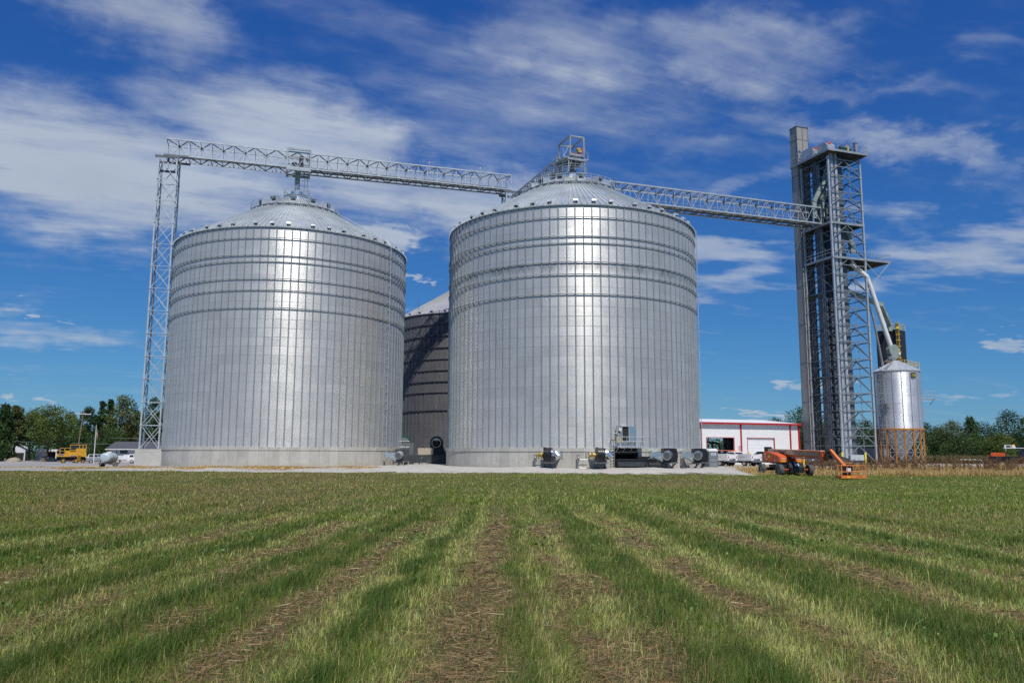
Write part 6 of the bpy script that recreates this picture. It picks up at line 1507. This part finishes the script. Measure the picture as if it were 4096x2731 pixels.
# ------------------------------------------------------------------ grass: mown field, straw, dry grass, tall weeds
def stripe(x, y):
    """mowing pattern across the field, rows running away from the camera"""
    w = .34*(vnoise(x*.15+3, y, .22)-.5)+.34*(vnoise(x, y, .55)-.5)+.16*(vnoise(x+40, y, 1.6)-.5)
    u = x+w
    def g(c, s): return np.exp(-((u-c)/s)**2)
    patch = vnoise(x*1.4+5, y*.55+2, 1.1)
    brown = 1.2*g(-.52, .42)+1.0*g(-2.75, .40)*np.clip((patch-.15)*2.6, .3, 1.0)+(.95*g(.72, .38)+1.1*g(3.1, .50)+1.3*g(-5.3, .65)+.9*g(-4.0, .25)+.8*g(1.4, .3)+1.0*g(5.9, .55)+.9*g(-8.1, .6)+.9*g(8.7, .6)+.8*g(-11, .7)+.8*g(11.8, .7))*np.clip((patch-.32)*3.0, .08, 1.0)
    dark = 1.0*g(-1.72, .30)+.8*g(1.55, .34)+.8*g(2.25, .30)+1.0*g(-3.55, .30)+.95*g(-4.55, .32)+.95*g(4.6, .42)+.95*g(-6.4, .4)+.7*g(-7.3, .25)+.9*g(7.1, .45)+.9*g(-9.3, .45)+.8*g(9.9, .5)+.7*g(.02, .17)+.6*g(5.3, .25)+.8*g(-10.4, .4)+.8*g(12.9, .6)+.8*g(-13.0, .6)
    light = .95*g(-1.15, .25)+.8*g(1.05, .22)+.8*g(-2.15, .25)+.85*g(2.75, .22)+.8*g(-4.95, .28)+.75*g(3.75, .32)+.75*g(-5.9, .25)+.7*g(-7.7, .35)+.7*g(6.2, .45)+.7*g(-8.7, .35)+.6*g(8.0, .4)+.5*g(.32, .14)+.6*g(-11.6, .5)+.6*g(10.9, .5)
    fade = 1-sstep(24, 50, y)*.85
    dark = dark*np.clip((vnoise(x*1.3+17, y*.7, 1.3)-.10)*2.4, .35, 1.15); light = light*np.clip((vnoise(x+31, y*.6, .9)-.05)*2.0, .5, 1.2)
    return np.clip(brown, 0, 1)*fade, np.clip(dark, 0, 1)*fade, np.clip(light, 0, 1)*fade
GREEN, DARK, PALE, STRAW = np.array([.190, .255, .036]), np.array([.068, .130, .017]), np.array([.56, .57, .175]), np.array([.50, .36, .16])
def scatter(n, y0, y1, seed, pw=1.0, xmarg=2.5):
    rg = np.random.default_rng(seed); u = rg.uniform(size=n)
    Y = y0*(y1/y0)**u if pw == 1 else rg.uniform(y0, y1, n)
    X = rg.uniform(-1, 1, n)*(.70*Y+xmarg)
    return X, Y, rg
def field_z(X, Y): return ground_z(X, Y)+((vnoise(X, Y, .9)-.5)*.05+(vnoise(X+9, Y+4, .25)-.5)*.10)*np.clip((86-Y)/4, 0, 1)
def edge_y(X): return 82.0-2.4*sstep(-14, -26, X)+(vnoise(X, X*0+2, .35)-.5)*2.6+(vnoise(X, X*0+7, 1.6)-.5)*1.6
def grass(name, n, y0, y1, seed, hk, wk):
    X, Y, rg = scatter(n, y0, y1, seed)
    br, dk, lt = stripe(X, Y)
    big = vnoise(X+50, Y+20, .06); med = vnoise(X, Y, .45); fine = vnoise(X, Y, 2.3)
    keep = rg.uniform(size=n) > br*.86
    ey = edge_y(X); rightside = X > 25
    keep &= (Y < ey-.2) | (rightside & (Y < 85))
    bare = np.clip((big*.7+med*.5-.70)*4, 0, 1)*sstep(26, 34, Y)
    keep &= rg.uniform(size=n) > bare*.5
    X, Y, br, dk, lt, big, med, fine = (a[keep] for a in (X, Y, br, dk, lt, big, med, fine)); m_ = len(X)
    far = np.maximum(1, Y/7.5)
    weed = sstep(26, 31, Y)*(1-sstep(44, 50, Y))*np.clip((vnoise(X, Y, .2)-.25)*2.5, 0, 1)
    tuft = vnoise(X+7, Y+3, 6.0); H = (.055+.05*fine+.055*tuft+.075*dk-.015*lt+.05*weed)*rg.uniform(.55, 1.35, m_)*hk
    H = np.where(rg.uniform(size=m_) < .02, H*1.7, H)
    W_ = rg.uniform(.0035, .0075, m_)*far*wk
    c = GREEN*rg.uniform(.7, 1.35, (m_, 1))
    c = c*(1-dk[:, None]*.92)+DARK*dk[:, None]*.92*rg.uniform(.7, 1.4, (m_, 1))
    pl = np.clip(lt*.95+.10*(1-dk)+.3*(med-.5)*(1-dk), 0, .95)*(1-.85*dk)
    isp = rg.uniform(size=m_) < pl; c[isp] = PALE*rg.uniform(.7, 1.25, (isp.sum(), 1))
    dry = np.clip((.13-.10*dk)+br*.4+(big-.42)*.9*sstep(20, 40, Y)+sstep(74, 82, Y)*.20, .05, .8)
    lf = np.clip(sstep(-2, -22, X)*sstep(24, 40, Y)+1.5*np.exp(-((X+14)/9)**2-((Y-72)/9)**2), 0, 1.6); dry = np.clip((dry+.38*lf*np.clip(.3+med, 0, 1))*(1-.6*weed), 0, .85)
    isd = rg.uniform(size=m_) < dry; c[isd] = STRAW*rg.uniform(.5, 1.15, (isd.sum(), 1))
    blu = rg.uniform(size=m_) < .08; c[blu] *= np.array([.75, 1.0, 1.35])
    wind = .35+rg.normal(size=m_)*.30
    ang = np.where(rg.uniform(size=m_) < .55, rg.normal(size=m_)*.6+.3, rg.uniform(0, 2*PI, m_))
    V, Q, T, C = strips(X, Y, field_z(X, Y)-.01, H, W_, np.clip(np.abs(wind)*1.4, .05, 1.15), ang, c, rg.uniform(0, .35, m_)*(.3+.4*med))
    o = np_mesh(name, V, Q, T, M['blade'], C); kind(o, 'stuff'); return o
o = grass('grass', 430000, 4.2, 30, 21, 1.0, .95); o['label'] = 'mown field of green grass with rows of taller tufts'
o = grass('grass', 260000, 28, 85, 22, 1.1, 1.0); o['label'] = 'weedy grass between the mown rows and the gravel yard'
# cut straw lying in the rows
def straw(name, n, y0, y1, seed, mode, label):
    rg = np.random.default_rng(seed)
    if mode == 'rows':
        X, Y, rg = scatter(n*3, y0, y1, seed); br, dk, lt = stripe(X, Y); keep = rg.uniform(size=n*3) < np.clip(br*.9+.05, 0, 1); X, Y, br = X[keep], Y[keep], br[keep]
        Z = field_z(X, Y)+rg.uniform(.002, .05, len(X))*np.clip(br*1.2, .2, 1)
        L = rg.uniform(.05, .22, len(X)); wd = rg.uniform(.0015, .0035, len(X))*np.maximum(1, Y/8)*1.1
        base = np.where(rg.uniform(size=(len(X), 1)) < .32, np.array([.14, .085, .045]), np.array([.33, .22, .11])); flat = .22
        pale = rg.uniform(size=len(X)) < .04; base[pale] = (.52, .43, .26)
    else:
        X = rg.uniform(-56, -15, n); front = 113-np.sqrt(np.clip(17.0**2-(X+31.7)**2, 0, None)); c0 = np.minimum(np.where(X < -45, 88.0, 93.0), front-1.2); Y = c0-np.abs(rg.normal(size=n))*np.where(X < -46, 1.2, 3.4); dens = vnoise(X, Y, .25)
        keep = (rg.uniform(size=n) < (.3+dens)*(.10+.90*sstep(-50, -42, X))*(1-.7*sstep(-26, -16, X))) & (Y > 81.2); X, Y = X[keep], Y[keep]
        Z = ground_z(X, Y)+rg.uniform(0, .32, len(X))*vnoise(X+3, Y, .45)
        L = rg.uniform(.12, .38, len(X)); wd = rg.uniform(.010, .028, len(X)); base = np.tile(np.array([.52, .36, .16]), (len(X), 1)); flat = .3
    m_ = len(X); a = rg.uniform(0, 2*PI, m_); el = rg.normal(size=m_)*flat
    d = np.stack([np.cos(a)*np.cos(el), np.sin(a)*np.cos(el), np.sin(el)], 1)*L[:, None]/2
    p = np.stack([-np.sin(a), np.cos(a), np.zeros(m_)], 1)*wd[:, None]/2+np.array([0, 0, 1])*(wd*rg.normal(size=m_)*.4)[:, None]
    c = np.stack([X, Y, Z], 1); V = np.stack([c-d-p, c-d+p, c+d+p, c+d-p], 1).reshape(-1, 3); Q = np.arange(m_*4).reshape(-1, 4)
    C = np.repeat(base*rg.uniform(.6, 1.3, (m_, 1)), 4, 0)
    o = np_mesh(name, V, Q, mat=M['dry'], cols=C); kind(o, 'stuff'); o['label'] = label
straw('cut_straw', 95000, 4.2, 32, 31, 'rows', 'brown cut stalks lying in rows across the field')
straw('straw_mulch', 90000, 0, 0, 32, 'mulch', 'golden straw mulch spread at the foot of the first silo')
# broad leafed weeds in the field
rg = np.random.default_rng(41); n = 900
X, Y, rg = scatter(n, 8, 60, 41); kk = (vnoise(X, Y, .2) > .60) | ((Y < 24) & (rg.uniform(size=n) < .35)); X, Y = X[kk], Y[kk]; m_ = len(X)
rep = 9; Xr = np.repeat(X, rep)+rg.normal(size=m_*rep)*.14; Yr = np.repeat(Y, rep)+rg.normal(size=m_*rep)*.14; Zr = field_z(Xr, Yr)+rg.uniform(.03, .20, m_*rep)
v, q = leaf_quads(np.stack([Xr, Yr, Zr], 1), rg.uniform(.03, .07, m_*rep)*np.clip(Yr/16, .7, 1.6), rg); cc = np.array([.13, .22, .055])*rg.uniform(.6, 1.5, (m_*rep, 1))
o = np_mesh('field_weeds', v, q, mat=M['leaf'], cols=np.repeat(cc, 4, 0)); kind(o, 'stuff'); o['label'] = 'broad leafed green weeds dotted over the middle of the field'
# pale dry grass by the lift
rg = np.random.default_rng(51); n = 110000
X = rg.uniform(25.5, 82, n); Y = rg.uniform(82.2, 95, n)+np.clip(27.5-X, 0, 3)*1.2; kk = rg.uniform(size=n) < np.clip(.35+vnoise(X, Y, .3), 0, 1)*sstep(24.5, 28.5, X); X, Y = X[kk], Y[kk]; m_ = len(X)
H = rg.uniform(.25, .75, m_)*(.55+.75*vnoise(X, Y, .35))*np.where(X < 38, .75, 1.1); c = np.array([.62, .44, .19])*rg.uniform(.55, 1.25, (m_, 1))
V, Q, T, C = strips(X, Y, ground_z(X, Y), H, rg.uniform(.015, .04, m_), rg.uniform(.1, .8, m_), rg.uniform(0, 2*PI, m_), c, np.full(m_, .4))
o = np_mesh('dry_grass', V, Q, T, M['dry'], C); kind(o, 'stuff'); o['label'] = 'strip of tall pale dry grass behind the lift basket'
# tall brown seeded weeds
rg = np.random.default_rng(61); n = 1500
X = np.concatenate([rg.uniform(33, 47, 320), rg.uniform(47, 84, 800)]); Y = rg.uniform(88, 97, len(X)); kk = vnoise(X, Y, .32)+rg.uniform(0, .3, len(X)) > .5; X, Y = X[kk], Y[kk]; m_ = len(X)
H = rg.uniform(1.0, 1.75, m_)*np.where(X < 47, .85, .95)
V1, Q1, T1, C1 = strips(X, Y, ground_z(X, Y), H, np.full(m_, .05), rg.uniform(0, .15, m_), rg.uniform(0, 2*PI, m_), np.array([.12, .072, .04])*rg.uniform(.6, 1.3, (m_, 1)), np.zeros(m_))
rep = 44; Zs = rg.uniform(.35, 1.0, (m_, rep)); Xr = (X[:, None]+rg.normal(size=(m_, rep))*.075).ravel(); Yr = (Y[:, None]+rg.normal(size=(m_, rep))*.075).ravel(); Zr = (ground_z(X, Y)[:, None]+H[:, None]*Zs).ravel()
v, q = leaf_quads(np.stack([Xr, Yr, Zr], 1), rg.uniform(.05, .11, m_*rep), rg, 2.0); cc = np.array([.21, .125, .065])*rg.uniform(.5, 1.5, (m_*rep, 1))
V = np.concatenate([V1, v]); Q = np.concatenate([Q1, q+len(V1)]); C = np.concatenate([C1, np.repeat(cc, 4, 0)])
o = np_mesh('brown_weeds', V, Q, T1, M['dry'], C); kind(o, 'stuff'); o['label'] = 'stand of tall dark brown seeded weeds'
